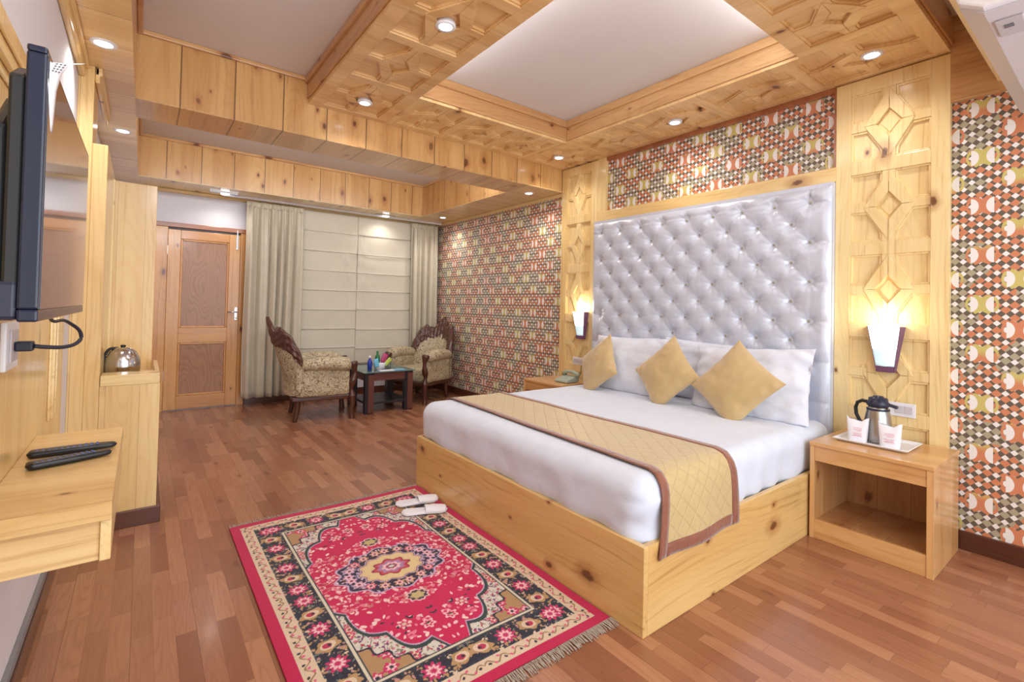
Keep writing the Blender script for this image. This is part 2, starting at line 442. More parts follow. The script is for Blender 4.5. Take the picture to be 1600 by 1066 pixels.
def local(o): PM[o.name] = Matrix.Identity(4); return o      # build its parts in its own coordinates
def tag(o, label, cat, group=None):
    o['label'] = label; o['category'] = cat
    if group: o['group'] = group
    return o
def struct(name, mb, mat, **k): return obj(name, mb, mat, kind='structure', **k)
def dup(root, loc, rotz=None, label=None):
    r = root.copy(); COL.objects.link(r); r.location = loc
    if rotz is not None: r.rotation_euler = (0, 0, rotz)
    if label: r['label'] = label
    for ch in list(root.children):
        c = ch.copy(); COL.objects.link(c); c.parent = r
        for g in list(ch.children):
            d = g.copy(); COL.objects.link(d); d.parent = c
    return r

# ------------------------------------------------------------------ room numbers
XW, XC = 3.554, 3.513           # headboard wall, carved panel front
XL = -0.30                      # TV wall
YW = 6.602
ZS, ZP, ZC = 2.485, 2.719, 2.91
XS, XR = -0.072, 3.06
YP1, Y2, Y3 = 3.756, 4.152, 6.10
YB = -1.2                       # open end behind the camera

struct('floor', MB().box(XL-0.2, XW+0.1, YB, YW+0.1, -0.06, 0), M['floor'])
struct('ceiling', MB().box(XL-0.2, XW+0.1, YB, YW+0.1, ZC, ZC+0.06), M['ceil'])
struct('wall_right', MB().box(XW, XW+0.1, YB, YW+0.1, 0, ZC), M['paper'])
struct('wall_left', MB().box(XL-0.1, XL, YB, YW+0.1, 0, ZC), M['wall'])
struct('wall_back', MB().box(XL, 0.045, YW, YW+0.1, 0, ZC).box(0.045, 1.0, YW, YW+0.1, 2.10, ZC).box(1.0, 1.62, YW, YW+0.1, 0, ZC)
       .box(1.62, 3.08, YW, YW+0.1, 0, 0.44).box(1.62, 3.08, YW, YW+0.1, 2.40, ZC).box(3.08, XW, YW, YW+0.1, 0, ZC), M['wall'])
struct('wall_back', MB().box(XL-0.2, XW+0.1, YW+0.1, YW+0.14, 0, ZC+0.06), M['wall'])  # unseen slab added to stop world light leaking in around the door
struct('baseboard_right', MB().box(XW-0.018, XW, YB, 0.62, 0, 0.10).box(XW-0.018, XW, 3.83, YW, 0, 0.10), M['skirt'], bev=0.003)
struct('baseboard_back', MB().box(1.0, XW, YW-0.02, YW, 0, 0.09), M['skirt_x'], bev=0.003)
struct('baseboard_left', MB().box(XL, XL+0.022, YB, 3.38, 0, 0.085), M['skirt'], bev=0.003)
struct('trim_1', MB().box(XL, XL+0.014, YB, 3.38, 0.085, 0.115), M['greystrip'])

# window behind the blinds
w = struct('window_1', MB().box(1.62, 1.68, YW, YW+0.06, 0.44, 2.40).box(3.02, 3.08, YW, YW+0.06, 0.44, 2.40).box(1.68, 3.02, YW, YW+0.06, 0.44, 0.50)
           .box(1.68, 3.02, YW, YW+0.06, 2.34, 2.40).box(2.32, 2.38, YW, YW+0.06, 0.50, 2.34), M['white'])
obj('pane', MB().box(1.68, 3.02, YW+0.03, YW+0.035, 0.50, 2.34), plain('dark_window_glass', (60, 70, 84), 0.05), w)
obj('sill', MB().box(1.60, 3.10, YW-0.06, YW+0.02, 0.415, 0.445), M['white'], w, bev=0.003)

# ------------------------------------------------------------------ ceiling woodwork
# cross beam
struct('trim_2', MB().box(XS, XC+0.04, YP1, Y2, ZS+0.002, ZC).box(XC+0.04, XW, YP1, Y2, ZS+0.002, ZC), M['fasc'])
struct('trim_3', MB().box(XS, XR, YP1+0.001, Y2-0.001, ZS-0.006, ZS+0.002), M['soff_y'])
# left soffit band
struct('trim_4', MB().box(XL, XS, YB, YW, ZS-0.006, ZS+0.002), M['soff_x'])
struct('trim_5', MB().box(XS-0.02, XS, YB, YP1, ZS, ZC).box(XS-0.02, XS, Y2, Y3, ZS, ZC), M['fasc_y'])
# right soffit
struct('trim_6', MB().box(XR, XW, YP1, YW, ZS-0.006, ZS+0.002), M['soff_x'])
struct('trim_7', MB().box(XR, XR+0.02, Y2, Y3, ZS, ZC), M['fasc_y'])
# far soffit
struct('trim_8', MB().box(XS, XR, Y3, YW, ZS-0.006, ZS+0.002), M['py'])
struct('trim_9', MB().box(XS, XR, Y3, Y3+0.02, ZS, ZC), M['fasc'])
# thin mouldings at the ceiling joints
def lip(n, x0, x1, y0, y1, z0=ZC-0.03, m='px'):
    struct('trim_%d' % n, MB().box(x0, x1, y0, y1, z0, z0+0.03), M[m], bev=0.006)
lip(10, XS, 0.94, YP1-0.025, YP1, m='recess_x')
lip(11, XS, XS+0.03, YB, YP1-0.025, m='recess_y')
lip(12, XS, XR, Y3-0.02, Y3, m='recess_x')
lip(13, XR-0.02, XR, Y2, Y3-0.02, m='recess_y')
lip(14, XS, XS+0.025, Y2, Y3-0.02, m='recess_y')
# wall top moulding along the far wall and right wall under the soffit
struct('trim_15', MB().box(XL+0.3, XW-0.03, YW-0.05, YW, ZS-0.045, ZS-0.006), M['px'], bev=0.008)
struct('trim_16', MB().box(XW-0.025, XW, YP1, YW-0.05, ZS-0.045, ZS-0.006), M['pyz'], bev=0.006)
struct('trim_17', MB().box(XL, XL+0.028, YB, 3.38, ZS-0.075, ZS-0.006).box(XL, XL+0.045, YB, 3.38, ZS-0.03, ZS-0.006), M['pyz'], bev=0.008)
# soffit above the air conditioner, wood over the wallpaper
struct('trim_18', MB().box(0.9, XW-0.04, YB, 0.46, ZS, ZC).box(XW-0.04, XW, YB, 0.46, ZS, ZC), M['px'])
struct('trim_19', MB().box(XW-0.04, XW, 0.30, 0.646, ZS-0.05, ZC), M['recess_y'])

def coffer_units(mb, fn, u0, u1, v0, v1, pitch=None, nunits=None, stile=0.09, rail=0.08, d0=0.0, d1=0.022, end=0.09):
    """raised lattice over a recessed board; v runs along the panel, u across it"""
    a = (u1-u0)/2-stile; cu = (u0+u1)/2
    def quad(x0, x1, y0, y1): mb.prism([(x0, y0), (x1, y0), (x1, y1), (x0, y1)], fn, d0, d1)
    quad(u0, u0+stile, v0, v1); quad(u1-stile, u1, v0, v1)
    n = nunits; L = (v1-v0-2*end-(n-1)*rail)/n; b = L/2
    quad(u0+stile, u1-stile, v0, v0+end); quad(u0+stile, u1-stile, v1-end, v1)
    Dx, Dy = 0.64*a, 0.985*b; ix, iy = 0.33*a, 0.40*b; sw = 0.165*a; rw = 0.026
    xr = Dx*(1-rw/Dy); ys = Dy*(1-sw/Dx)
    for i in range(n):
        cv = v0+end+b+i*(L+rail)
        if i: quad(u0+stile, u1-stile, cv-b-rail, cv-b)
        for sx in (1, -1):
            for sy in (1, -1):
                g_ = 0.0010
                pts = [(cu+sx*Dx, cv+sy*g_), (cu+sx*g_, cv+sy*Dy), (cu+sx*g_, cv+sy*iy), (cu+sx*ix, cv+sy*g_)]
                if sx*sy < 0: pts = pts[::-1]
                mb.prism(pts, fn, d0, d1)
            mb.prism([(cu+sx*(xr-0.012), cv-rw), (cu+sx*a, cv-rw), (cu+sx*a, cv+rw), (cu+sx*(xr-0.012), cv+rw)], fn, d0, d1-0.0035)
            mb.prism([(cu-sw, cv+sx*(ys-0.012)), (cu+sw, cv+sx*(ys-0.012)), (cu+sw, cv+sx*b), (cu-sw, cv+sx*b)], fn, d0, d1-0.003)
        for sx in (1, -1):
            for sy in (1, -1):
                P = [(sw, b), (a, b), (a, rw), (xr, rw), (sw, ys)]
                cx_ = sum(p[0] for p in P)/5; cy_ = sum(p[1] for p in P)/5
                def ins(p, w_):
                    v_ = Vector((cx_-p[0], cy_-p[1])).normalized(); return (p[0]+v_.x*w_, p[1]+v_.y*w_)
                for k in range(5):
                    p, q = P[k], P[(k+1) % 5]
                    pts = [p, q, ins(q, 0.016), ins(p, 0.016)]
                    pts = [(cu+sx*c[0], cv+sy*c[1]) for c in pts]
                    mb.prism(pts, fn, d0-0.002, d1-0.009+0.001*(k % 2))
        mb.prism([(cu+ix*0.72, cv), (cu, cv+iy*0.72), (cu-ix*0.72, cv), (cu, cv-iy*0.72)], fn, d0, d0+0.004)

# coffered frame: long beams over the bed, with carved undersides
def beam(n, x0, x1, y0, y1, along, units, mat):
    mb = MB().box(x0, x1, y0, y1, ZP+0.022, ZC)
    if along == 'Y': fn = lambda u, v, d: (u, v, ZP+0.022-d); coffer_units(mb, fn, x0, x1, y0, y1, nunits=units, stile=0.085, rail=0.07, end=0.07)
    else: fn = lambda u, v, d: (v, u, ZP+0.022-d); coffer_units(mb, fn, y0, y1, x0, x1, nunits=units, stile=0.085, rail=0.07, end=0.07)
    return struct('trim_%d' % n, mb, mat, bev=0.0045)
XA0, XA1, XB1 = 0.93, 1.52, 2.965
YQ0, YQ1 = 1.203, 3.13
beam(20, XA0, XA1, 0.646, YP1-0.001, 'Y', 5, M['coffer'])
beam(21, XA1, XB1, YQ1, YP1-0.001, 'X', 3, M['coffer_y'])
beam(22, XB1, XC+0.04, 0.646, YP1-0.001, 'Y', 5, M['coffer'])
beam(23, XA1, XB1, 0.646, YQ0, 'X', 3, M['coffer_y'])
# inner faces of the recess and a stepped moulding at its top
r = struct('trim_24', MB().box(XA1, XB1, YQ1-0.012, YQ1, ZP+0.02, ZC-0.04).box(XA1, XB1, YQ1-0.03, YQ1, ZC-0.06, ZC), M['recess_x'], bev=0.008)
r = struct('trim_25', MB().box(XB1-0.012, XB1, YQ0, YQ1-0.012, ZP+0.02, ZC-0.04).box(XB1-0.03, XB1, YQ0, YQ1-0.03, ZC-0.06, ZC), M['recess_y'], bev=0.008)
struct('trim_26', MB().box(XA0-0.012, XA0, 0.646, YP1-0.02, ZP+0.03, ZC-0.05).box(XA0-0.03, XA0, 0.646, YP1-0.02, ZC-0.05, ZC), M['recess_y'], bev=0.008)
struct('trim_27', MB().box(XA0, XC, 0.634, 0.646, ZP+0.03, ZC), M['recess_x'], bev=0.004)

# ------------------------------------------------------------------ headboard wall
def carved_panel(y0, y1, label, base_z):
    t = thing('carved_wall_panel', label, 'wall panel', (XC, (y0+y1)/2, base_z))
    obj('backing_board', MB().box(XC+0.022, XW, y0, y1, base_z, ZP), M['pz'], t)
    mb = MB(); fn = lambda u, v, d: (XC+0.022-d, u, v)
    coffer_units(mb, fn, y0, y1, 0.10, ZP-0.01, nunits=5, stile=0.082, rail=0.078, end=0.085)
    obj('lattice', mb, M['pz'], t, bev=0.004)
    return t
carved_panel(0.646, 1.199, 'tall carved pine wall panel with diamond lattice beside the tray nightstand', 0.0)
carved_panel(3.256, 3.756, 'tall carved pine wall panel with diamond lattice beside the telephone nightstand', 0.0)
struct('trim_28', MB().box(XC-0.002, XW, 1.199, 3.256, 2.10, 2.195), M['pyz'], bev=0.004)
struct('trim_29', MB().box(XC+0.004, XW, 3.15, 3.256, 2.195, ZP), M['pz'], bev=0.004)
struct('trim_30', MB().box(XC+0.012, XW, 1.199, 3.15, ZP-0.035, ZP), M['redwood'], bev=0.004)
struct('trim_31', MB().box(XC+0.006, XW, 1.199, 1.212, 2.195, ZP), M['redwood'])

HY0, HY1, HZ0, HZ1 = 1.2, 3.255, 0.42, 2.075
hb = thing('tufted_headboard', 'tall silver button-tufted headboard filling the wall behind the bed', 'headboard', (3.5, 2.2, HZ0))
AZ = [1.98, 1.72, 1.46, 1.20, 0.94]; NA = 9; YA0, DYA = 1.33, 0.2275
buttons = [(YA0+i*DYA, z) for z in AZ for i in range(NA)]+[(YA0+(i+0.5)*DYA, z-0.13) for z in AZ[:5] for i in range(NA-1)]
BT = np.array(buttons)
def hb_height(y, z):
    s = (y-YA0)/DYA; t = (z-AZ[0])/0.26
    d2 = (BT[:, 0]-y)**2+((BT[:, 1]-z))**2
    k = int(d2.argmin()); d = math.sqrt(d2[k])
    inside = -0.02 < s < NA-1+0.02 and z > 0.9-0.1
    if inside and z < AZ[0]+0.01:
        a = abs(math.sin(PI*(s+t))*math.sin(PI*(s-t)))
        h = 0.034*(0.80+0.20*a**0.6)
    elif inside:   # above top row: vertical folds from the buttons to the rim
        f = abs(math.sin(PI*s)); m = min(1, (z-AZ[0])/0.10)
        h = 0.030*(f**0.4)*(1-m)+0.030*(0.85+0.15*f**0.5)*m
    else:
        tt = abs(math.sin(PI*(z-AZ[0])/0.26)) if z < AZ[0] else 1.0
        h = 0.032*(0.55+0.45*tt**0.35)
    ang = math.atan2(z-BT[k, 1], y-BT[k, 0])
    h *= 1-0.85*math.exp(-(d/0.026)**1.5)
    h -= 0.008*math.exp(-d/0.042)*(0.5+0.5*math.cos(ang*10+k*1.7+0.6*math.sin(ang*3+k)))*min(1, d/0.015)
    h -= 0.013*math.exp(-(d/0.055)**2)
    h += 0.003*(mnoise.noise(Vector((y*7, z*7, 3.1)))+0.5*mnoise.noise(Vector((y*17, z*17, 1))))
    e = min(y-HY0, HY1-y, HZ1-z, z-HZ0)
    h = h*min(1, e/0.05)**0.5
    if e < 0.05: h -= 0.006*(1-math.sqrt(max(0, 1-(1-e/0.05)**2)))
    return h
nu, nv = 270, 215
mb = MB()
def fhb(a, b):
    y = HY0+(HY1-HY0)*a; z = HZ0+(HZ1-HZ0)*b
    return (3.478-hb_height(y, z), y, z)
mb.grid(fhb, nu, nv)
obj('padding', mb, M['leather'], hb, smooth=True)
obj('backing', MB().box(3.476, 3.553, HY0, HY1, HZ0, HZ1+0.02), M['leather'], hb)
bt0 = None
for k, (y, z) in enumerate(buttons):
    if z < 0.66: continue
    x = 3.478-hb_height(y, z)
    if bt0 is None:
        m = MB().lathe([(0, 0.007), (0.005, 0.0065), (0.009, 0.004), (0.011, 0), (0.009, -0.004), (0, -0.004)], (0, 0, 0), 12, Matrix.Rotation(-PI/2, 3, 'Y'))
        PM['tmp'] = None
        b = obj('button', MB(), M['brass'], hb); me = b.data
        me.from_pydata(m.v, [], m.f); me.polygons.foreach_set('use_smooth', [True]*len(me.polygons)); bt0 = b
    else:
        b = bt0.copy(); COL.objects.link(b); b.parent = hb
    b.location = Vector((x-0.0085, y, z))-Vector(hb.location)
struct('trim_32', MB().box(3.46, 3.55, 1.153, 3.256, 0.34, 0.42), M['skirt'])

# ------------------------------------------------------------------ bed
BX0, BY0, BY1, BZ = 1.541, 1.152, 3.065, 0.342
bed = thing('platform_bed', 'honey pine box bed with flat boards standing beside the crimson rug', 'bed', (BX0, 2.1, 0))
obj('foot_board', MB().box(BX0, BX0+0.028, BY0, BY1, 0, BZ), M['bed_y'], bed, bev=0.003)
obj('side_board', MB().box(BX0+0.028, 3.46, BY0, BY0+0.028, 0, BZ), M['bed_x'], bed, bev=0.003)
obj('side_board', MB().box(BX0+0.028, 3.46, BY1-0.028, BY1, 0, BZ), M['bed_x'], bed, bev=0.003)
obj('platform', MB().box(BX0+0.028, 3.46, BY0+0.028, BY1-0.028, BZ-0.10, BZ-0.05), M['redwood'], bed)
def wr(q, s=1.0):
    n = mnoise.noise(q*3.2)*0.010+mnoise.noise(q*9)*0.005*s
    if q.z > 0.55: n *= 0.35
    return q+Vector((n, n*0.6, n*0.5))
def mwarp(q):
    q = wr(q, 1.2)
    # gathered corner and soft side drapery
    if q.z < 0.50:
        k = (0.50-q.z)
        q.y += (-1 if q.y < 2 else 1)*0.012*math.sin(q.x*26+2*math.sin(q.x*5))*k/0.2
        q.x += (-1 if q.x < 2 else 0)*0.010*math.sin(q.y*17+math.sin(q.y*4))*k/0.2
        c = math.exp(-((q.x-1.60)**2+(q.y-1.20)**2)/0.006)
        q.x -= 0.018*c*math.sin(q.z*46); q.y -= 0.012*c*math.cos(q.z*38)
    return q
mt = obj('mattress', MB().rbox(BX0+0.012, 3.44, BY0+0.022, BY1-0.004, BZ-0.045, 0.582, 0.085, (90, 90, 22), mwarp), M['sheet'], smooth=True, weld=0.0005)
tag(mt, 'thick mattress under a smooth white sheet on the pine bed base', 'mattress')

# bed runner
def run_path():
    yn, yf, zt = BY0+0.010, BY1+0.008, 0.592
    P = [(yn-0.022, 0.275), (yn-0.020, 0.33), (yn-0.014, 0.40), (yn-0.008, 0.46), (yn+0.000, 0.51), (yn+0.016, 0.550), (yn+0.045, 0.580), (yn+0.09, zt)]
    P += [(yn+0.09+(yf-yn-0.18)*i/10, zt+0.002*math.sin(i)) for i in range(1, 10)]
    P += [(yf-0.09, zt), (yf-0.045, 0.580), (yf-0.012, 0.550), (yf+0.004, 0.50), (yf+0.01, 0.42), (yf+0.012, 0.34)]
    return P
RP = run_path(); cl = [0]
for i in range(1, len(RP)): cl.append(cl[-1]+math.dist(RP[i], RP[i-1]))
def rp(t):
    s = t*cl[-1]
    for i in range(1, len(RP)):
        if s <= cl[i] or i == len(RP)-1:
            f = (s-cl[i-1])/(cl[i]-cl[i-1]); return RP[i-1][0]+(RP[i][0]-RP[i-1][0])*f, RP[i-1][1]+(RP[i][1]-RP[i-1][1])*f
def rsurf(t, a, lift=0):
    y, z = rp(min(max(t, 0), 1))
    xa = 1.665+0.10*t-(0.045*(1-min(1, t*7))); xb = 2.245-0.03*t-0.02*(1-min(1, t*7))
    x = xa+(xb-xa)*a
    q = Vector((x, y, z)); n = mnoise.noise(q*6)*0.003
    dz = 0.0; 
    e = min(t*cl[-1], 0.25)
    if t < 0.12: q.y -= 0.010*math.sin(x*14)*(0.12-t)/0.12+lift
    elif t > 0.93: q.y += lift
    else: q.z += lift
    k = min(1, max(0, (t-0.06)/0.05))
    return (q.x, q.y-0.001*(1-k), q.z+n*k)
bw = 0.048/0.56; bl = 0.05/cl[-1]
rn = thing('bed_runner', 'gold quilted bed runner edged in brown lying across the foot of the bed', 'bed runner', (1.95, 2.1, 0.59))
obj('quilted_centre', MB().grid(lambda t, a: rsurf(bl*0.7+t*(1-bl*1.4), bw*0.7+a*(1-bw*1.4)), 150, 24), M['quilt'], rn, smooth=True)
mb = MB()
mb.grid(lambda t, a: rsurf(t, a*bw, 0.003), 150, 4); mb.grid(lambda t, a: rsurf(t, 1-a*bw, 0.003), 150, 4)
mb.grid(lambda t, a: rsurf(t*bl, bw+a*(1-2*bw), 0.003), 4, 24); mb.grid(lambda t, a: rsurf(1-t*bl, bw+a*(1-2*bw), 0.003), 4, 24)
e = obj('border', mb, M['brown'], rn, smooth=True)
for o in rn.children:
    s_ = o.modifiers.new('thick', 'SOLIDIFY'); s_.thickness = 0.004; s_.offset = 0

# pillows and cushions
def pillow(name, w, h, t, c, tilt, roll, mat, label, cat, group, yaw=0, pinch=0.05, power=4.0, seed=0, wrinkle=1.0, n=44, crease=False):
    mb = MB()
    ex = Vector((0, -1, 0)); up = Vector((math.sin(tilt), 0, math.cos(tilt))); nrm = ex.cross(up)   # nrm faces the foot of the bed
    if nrm.x > 0: nrm = -nrm
    R = Matrix.Rotation(yaw, 3, 'Z')
    e1 = R @ (ex*math.cos(roll)+up*math.sin(roll)); e2 = R @ (-ex*math.sin(roll)+up*math.cos(roll)); nn = R @ nrm
    C = Vector(c)
    def side(sg):
        def fn(a, b):
            u, v = -math.cos(a*PI), -math.cos(b*PI)
            x = w/2*u*(1-pinch*(1-v*v)); y = h/2*v*(1-pinch*(1-u*u))
            th = t/2*(max(0, (1-abs(u)**power))*max(0, (1-abs(v)**power)))**0.62
            wk = mnoise.noise(Vector((u*2.2+seed, v*2.2, seed*1.7+sg)))*0.016+mnoise.noise(Vector((u*6+seed, v*6, seed+sg*3)))*0.006
            edge = max(abs(u), abs(v))
            wk += 0.005*math.sin((u*v*9+seed)*2)*edge**3
            if crease: wk -= 0.006*math.exp(-(u*0.8+v*0.3)**2/0.0012)*math.exp(-(u*u+v*v)/0.35)
            th = th+wk*wrinkle*min(1, th/0.02)
            p = C+e1*x+e2*y+nn*th*sg
            if p.z < 0.584: p.z = 0.584+(p.z-0.584)*0.08
            return tuple(p)
        return fn
    mb.grid(side(1), n, n); mb.grid(side(-1), n, n)
    o = obj(name, mb, mat, smooth=True, weld=0.0008)
    return tag(o, label, cat, group)
PW = 'white pillows along the headboard'; PC = 'gold cushions on the bed'
pillow('pillow', 0.68, 0.46, 0.11, (3.365, 2.76, 0.785), 0.16, 0.02, M['pillow'], 'white pillow at the back, mostly hidden, nearest the telephone nightstand', 'pillow', PW, seed=1)
pillow('pillow', 0.66, 0.46, 0.11, (3.365, 2.05, 0.795), 0.16, -0.04, M['pillow'], 'white pillow against the headboard behind the middle gold cushion', 'pillow', PW, seed=2, wrinkle=1.6)
pillow('pillow', 0.70, 0.49, 0.14, (3.215, 2.60, 0.785), 0.34, 0.03, M['pillow'], 'white pillow right behind the gold cushion beside the telephone nightstand', 'pillow', PW, seed=3)
pillow('pillow', 0.78, 0.50, 0.15, (3.215, 1.60, 0.775), 0.34, 0.06, M['pillow'], 'plump white pillow with crinkled edge at the tray nightstand side', 'pillow', PW, seed=4.4, wrinkle=1.8)
pillow('cushion', 0.41, 0.41, 0.13, (3.04, 2.77, 0.775), 0.36, PI/4-0.10, M['gold'], 'gold square cushion standing on its corner nearest the telephone nightstand', 'cushion', PC, seed=5, wrinkle=0.55, pinch=0.08, power=3, crease=True, yaw=-0.25)
pillow('cushion', 0.42, 0.42, 0.13, (3.045, 2.12, 0.79), 0.36, PI/4+0.02, M['gold'], 'middle gold square cushion standing on its corner', 'cushion', PC, seed=6, wrinkle=0.55, pinch=0.08, power=3, crease=True, yaw=-0.10)
pillow('cushion', 0.44, 0.43, 0.14, (3.03, 1.59, 0.785), 0.40, PI/4+0.13, M['gold'], 'largest gold square cushion leaning on the crinkled white pillow', 'cushion', PC, seed=7, wrinkle=0.55, pinch=0.08, power=3, crease=True)

# ------------------------------------------------------------------ nightstands
def nightstand(x0, x1, y0, y1, zt, label):
    t = thing('nightstand', label, 'nightstand', ((x0+x1)/2, (y0+y1)/2, 0))
    obj('top', MB().box(x0-0.006, x1, y0-0.004, y1+0.002, zt-0.022, zt), M['ns_y'], t, bev=0.003)
    obj('side_panel', MB().box(x0, x1, y0, y0+0.028, 0, zt-0.022), M['ns_z'], t, bev=0.002)
    obj('side_panel', MB().box(x0, x1, y1-0.022, y1, 0, zt-0.022), M['ns_z'], t, bev=0.002)
    obj('apron', MB().box(x0+0.004, x0+0.024, y0+0.028, y1-0.022, zt-0.105, zt-0.022), M['ns_y'], t, bev=0.002)
    obj('plinth', MB().box(x0+0.004, x0+0.024, y0+0.028, y1-0.022, 0, 0.105), M['ns_y'], t, bev=0.002)
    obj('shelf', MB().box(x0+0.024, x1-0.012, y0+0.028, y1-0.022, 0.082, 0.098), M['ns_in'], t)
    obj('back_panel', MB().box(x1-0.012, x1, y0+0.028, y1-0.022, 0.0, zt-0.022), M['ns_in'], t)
    return t
nightstand(3.005, 3.508, 0.602, 1.139, 0.534, 'open pine nightstand carrying the flask tray, a hollow shelf below')
nightstand(3.07, 3.508, 3.262, 3.79, 0.534, 'pine nightstand with the telephone, half hidden by the far side of the bed')

# tray with flask and wrapped cups
ZT = 0.534
tr = thing('serving_tray', 'white rectangular plastic tray on the pine nightstand', 'tray', (3.29, 0.90, ZT), 0)
def trayf():
    mb = MB(); x0, x1, y0, y1 = 3.145, 3.42, 0.735, 1.075
    prof = [(-0.028, 0.0), (-0.020, 0.004), (-0.004, 0.018), (0.0, 0.018), (0.002, 0.015), (-0.012, 0.005), (-0.020, 0.0045)]
    def ring(o, z): return [(x0-o, y0-o, ZT+z), (x1+o, y0-o, ZT+z), (x1+o, y1+o, ZT+z), (x0-o, y1+o, ZT+z)]
    vs = []; fs = []
    for o, z in prof: vs += ring(o, z)
    for k in range(len(prof)-1):
        for i in range(4): fs.append((k*4+i, k*4+(i+1) % 4, (k+1)*4+(i+1) % 4, (k+1)*4+i))
    L = (len(prof)-1)*4; fs.append((L, L+1, L+2, L+3)); fs.append((3, 2, 1, 0))
    return mb.add(vs, fs)
obj('tray_body', trayf(), M['white'], tr, bev=0.003)
FX, FY = 3.30, 0.905
fl = thing('vacuum_flask', 'stainless steel vacuum flask with dark lid and handle on the white tray', 'flask', (FX, FY, ZT+0.005))
b = ZT+0.0055
obj('body', MB().lathe([(0, b), (0.060, b), (0.066, b+0.006), (0.067, b+0.05), (0.065, b+0.10), (0.058, b+0.15), (0.050, b+0.185), (0.046, b+0.20), (0, b+0.20)], (FX, FY, 0), 40), M['steel'], fl, smooth=True)
obj('collar', MB().lathe([(0.0515, b+0.176), (0.0545, b+0.178), (0.0545, b+0.186), (0.050, b+0.188)], (FX, FY, 0), 40), M['navyplastic'], fl, smooth=True)
mb = MB().lathe([(0.046, b+0.200), (0.054, b+0.203), (0.055, b+0.218), (0.047, b+0.226), (0.044, b+0.245), (0.026, b+0.250), (0.024, b+0.256), (0, b+0.257)], (FX, FY, 0), 40)
obj('lid', mb, M['navyplastic'], fl, smooth=True)
mb = MB().prism([(-0.018, 0.208), (0.018, 0.208), (0.010, 0.224), (-0.010, 0.224)], lambda u, v, d: (FX+u, FY-0.045-d, b+v-d*0.25), 0.0, 0.045)
obj('spout', mb, M['navyplastic'], fl, bev=0.004)
obj('handle', MB().tube([(FX, FY+0.045, b+0.215), (FX, FY+0.075, b+0.220), (FX-0.002, FY+0.098, b+0.205), (FX-0.004, FY+0.106, b+0.175), (FX-0.004, FY+0.103, b+0.14), (FX-0.002, FY+0.085, b+0.10), (FX, FY+0.062, b+0.09)], lambda t: 0.010, 10), M['black'], fl, smooth=True)
def wrapped_cup(x, y, rot, label):
    t = local(thing('wrapped_cup', label, 'wrapped cup', (x, y, ZT+0.006), rot, 'paper wrapped cups on the tray'))
    def fn(a, bb):   # a around, bb up ; local face towards -x
        th = a*2*PI; z = bb*0.115
        w = 0.042+0.010*bb; d = 0.026*(1-0.75*bb**3)+0.004
        px = d*math.copysign(abs(math.cos(th))**0.6, math.cos(th)); py = w*math.copysign(abs(math.sin(th))**0.6, math.sin(th))
        top = 0.020*(py/w)**2+0.004*math.sin(py*120)
        z += top*bb**2
        return (px, py, z)
    obj('paper_wrap', MB().grid(fn, 40, 14, cu=True), M['paperw'], t, smooth=True)
    mb = MB()
    for r_, z0 in ((0, 0.078), (0, 0.070), (1, 0.062), (0, 0.048), (1, 0.040), (0, 0.034)):
        yy = -0.022+0.004*r_
        while yy < 0.018-0.006*r_:
            l = 0.003+0.004*random.random(); dx = -(0.026*(1-0.75*(z0/0.115)**3)+0.004)-0.0012
            mb.box(dx-0.0003, dx+0.0006, yy, yy+l, z0-0.0022, z0+0.0015*random.random()); yy += l+0.0018
    obj('pink_print', mb, M['pinkink'], t)
    return t
wrapped_cup(3.215, 0.975, 0.15, 'cup in printed white paper standing on the tray below the flask handle')
wrapped_cup(3.205, 0.825, 0.10, 'cup in printed white paper standing on the tray below the flask spout')

# telephone
ph = thing('telephone', 'pale green push-button telephone on the far nightstand', 'telephone', (3.29, 3.40, ZT), 0)
mb = MB().prism([(0, 0), (0.17, 0), (0.17, 0.055), (0.10, 0.048), (0.0, 0.018)], lambda u, v, d: (3.20+u, 3.31+d, ZT+0.004+v), 0, 0.17)
obj('body', mb, M['phone'], ph, bev=0.006)
mb = MB().tube([(3.345, 3.295, ZT+0.064), (3.335, 3.315, ZT+0.085), (3.335, 3.36, ZT+0.097), (3.335, 3.43, ZT+0.097), (3.335, 3.475, ZT+0.085), (3.345, 3.495, ZT+0.064)], lambda t: 0.017+0.010*abs(2*t-1)**3, 10)
obj('handset', mb, M['phone'], ph, smooth=True)
mb = MB()
for i in range(4):
    for j in range(3): mb.box(3.225+i*0.022, 3.24+i*0.022, 3.36+j*0.024, 3.377+j*0.024, ZT+0.020+i*0.0066+0.004, ZT+0.031+i*0.0066)
obj('keypad', mb, M['acgrey'], ph)
obj('cord', MB().tube([(3.35, 3.47, ZT+0.02), (3.42, 3.45, ZT+0.012), (3.485, 3.43, ZT+0.012), (3.500, 3.42, ZT+0.06), (3.503, 3.415, 0.68)], 0.0025, 6), M['black'], ph)

# ------------------------------------------------------------------ wall fittings
def switch_plate(y0, y1, z0, z1, x, label, kind):
    t = thing('switch_plate', label, 'switch plate', (x, (y0+y1)/2, z0))
    obj('plate', MB().box(x-0.010, x, y0, y1, z0, z1), M['white'], t, bev=0.003)
    n = 5 if kind else 3; mb = MB(); w_ = (y1-y0)*0.86/n
    for k in range(n):
        a = y0+(y1-y0)*0.07+k*w_
        if k < n-1 or kind: obj('rocker', MB().box(x-0.014, x-0.0105, a+0.003, a+w_-0.003, z0+(z1-z0)*0.25, z1-(z1-z0)*0.22), M['acgrey'], t, bev=0.001)
    return t
switch_plate(0.785, 0.935, 0.665, 0.745, XC+0.001, 'white modular switch plate on the carved panel behind the flask', 0)
switch_plate(3.36, 3.54, 0.68, 0.755, XC+0.001, 'white switch plate on the carved panel above the telephone', 1)

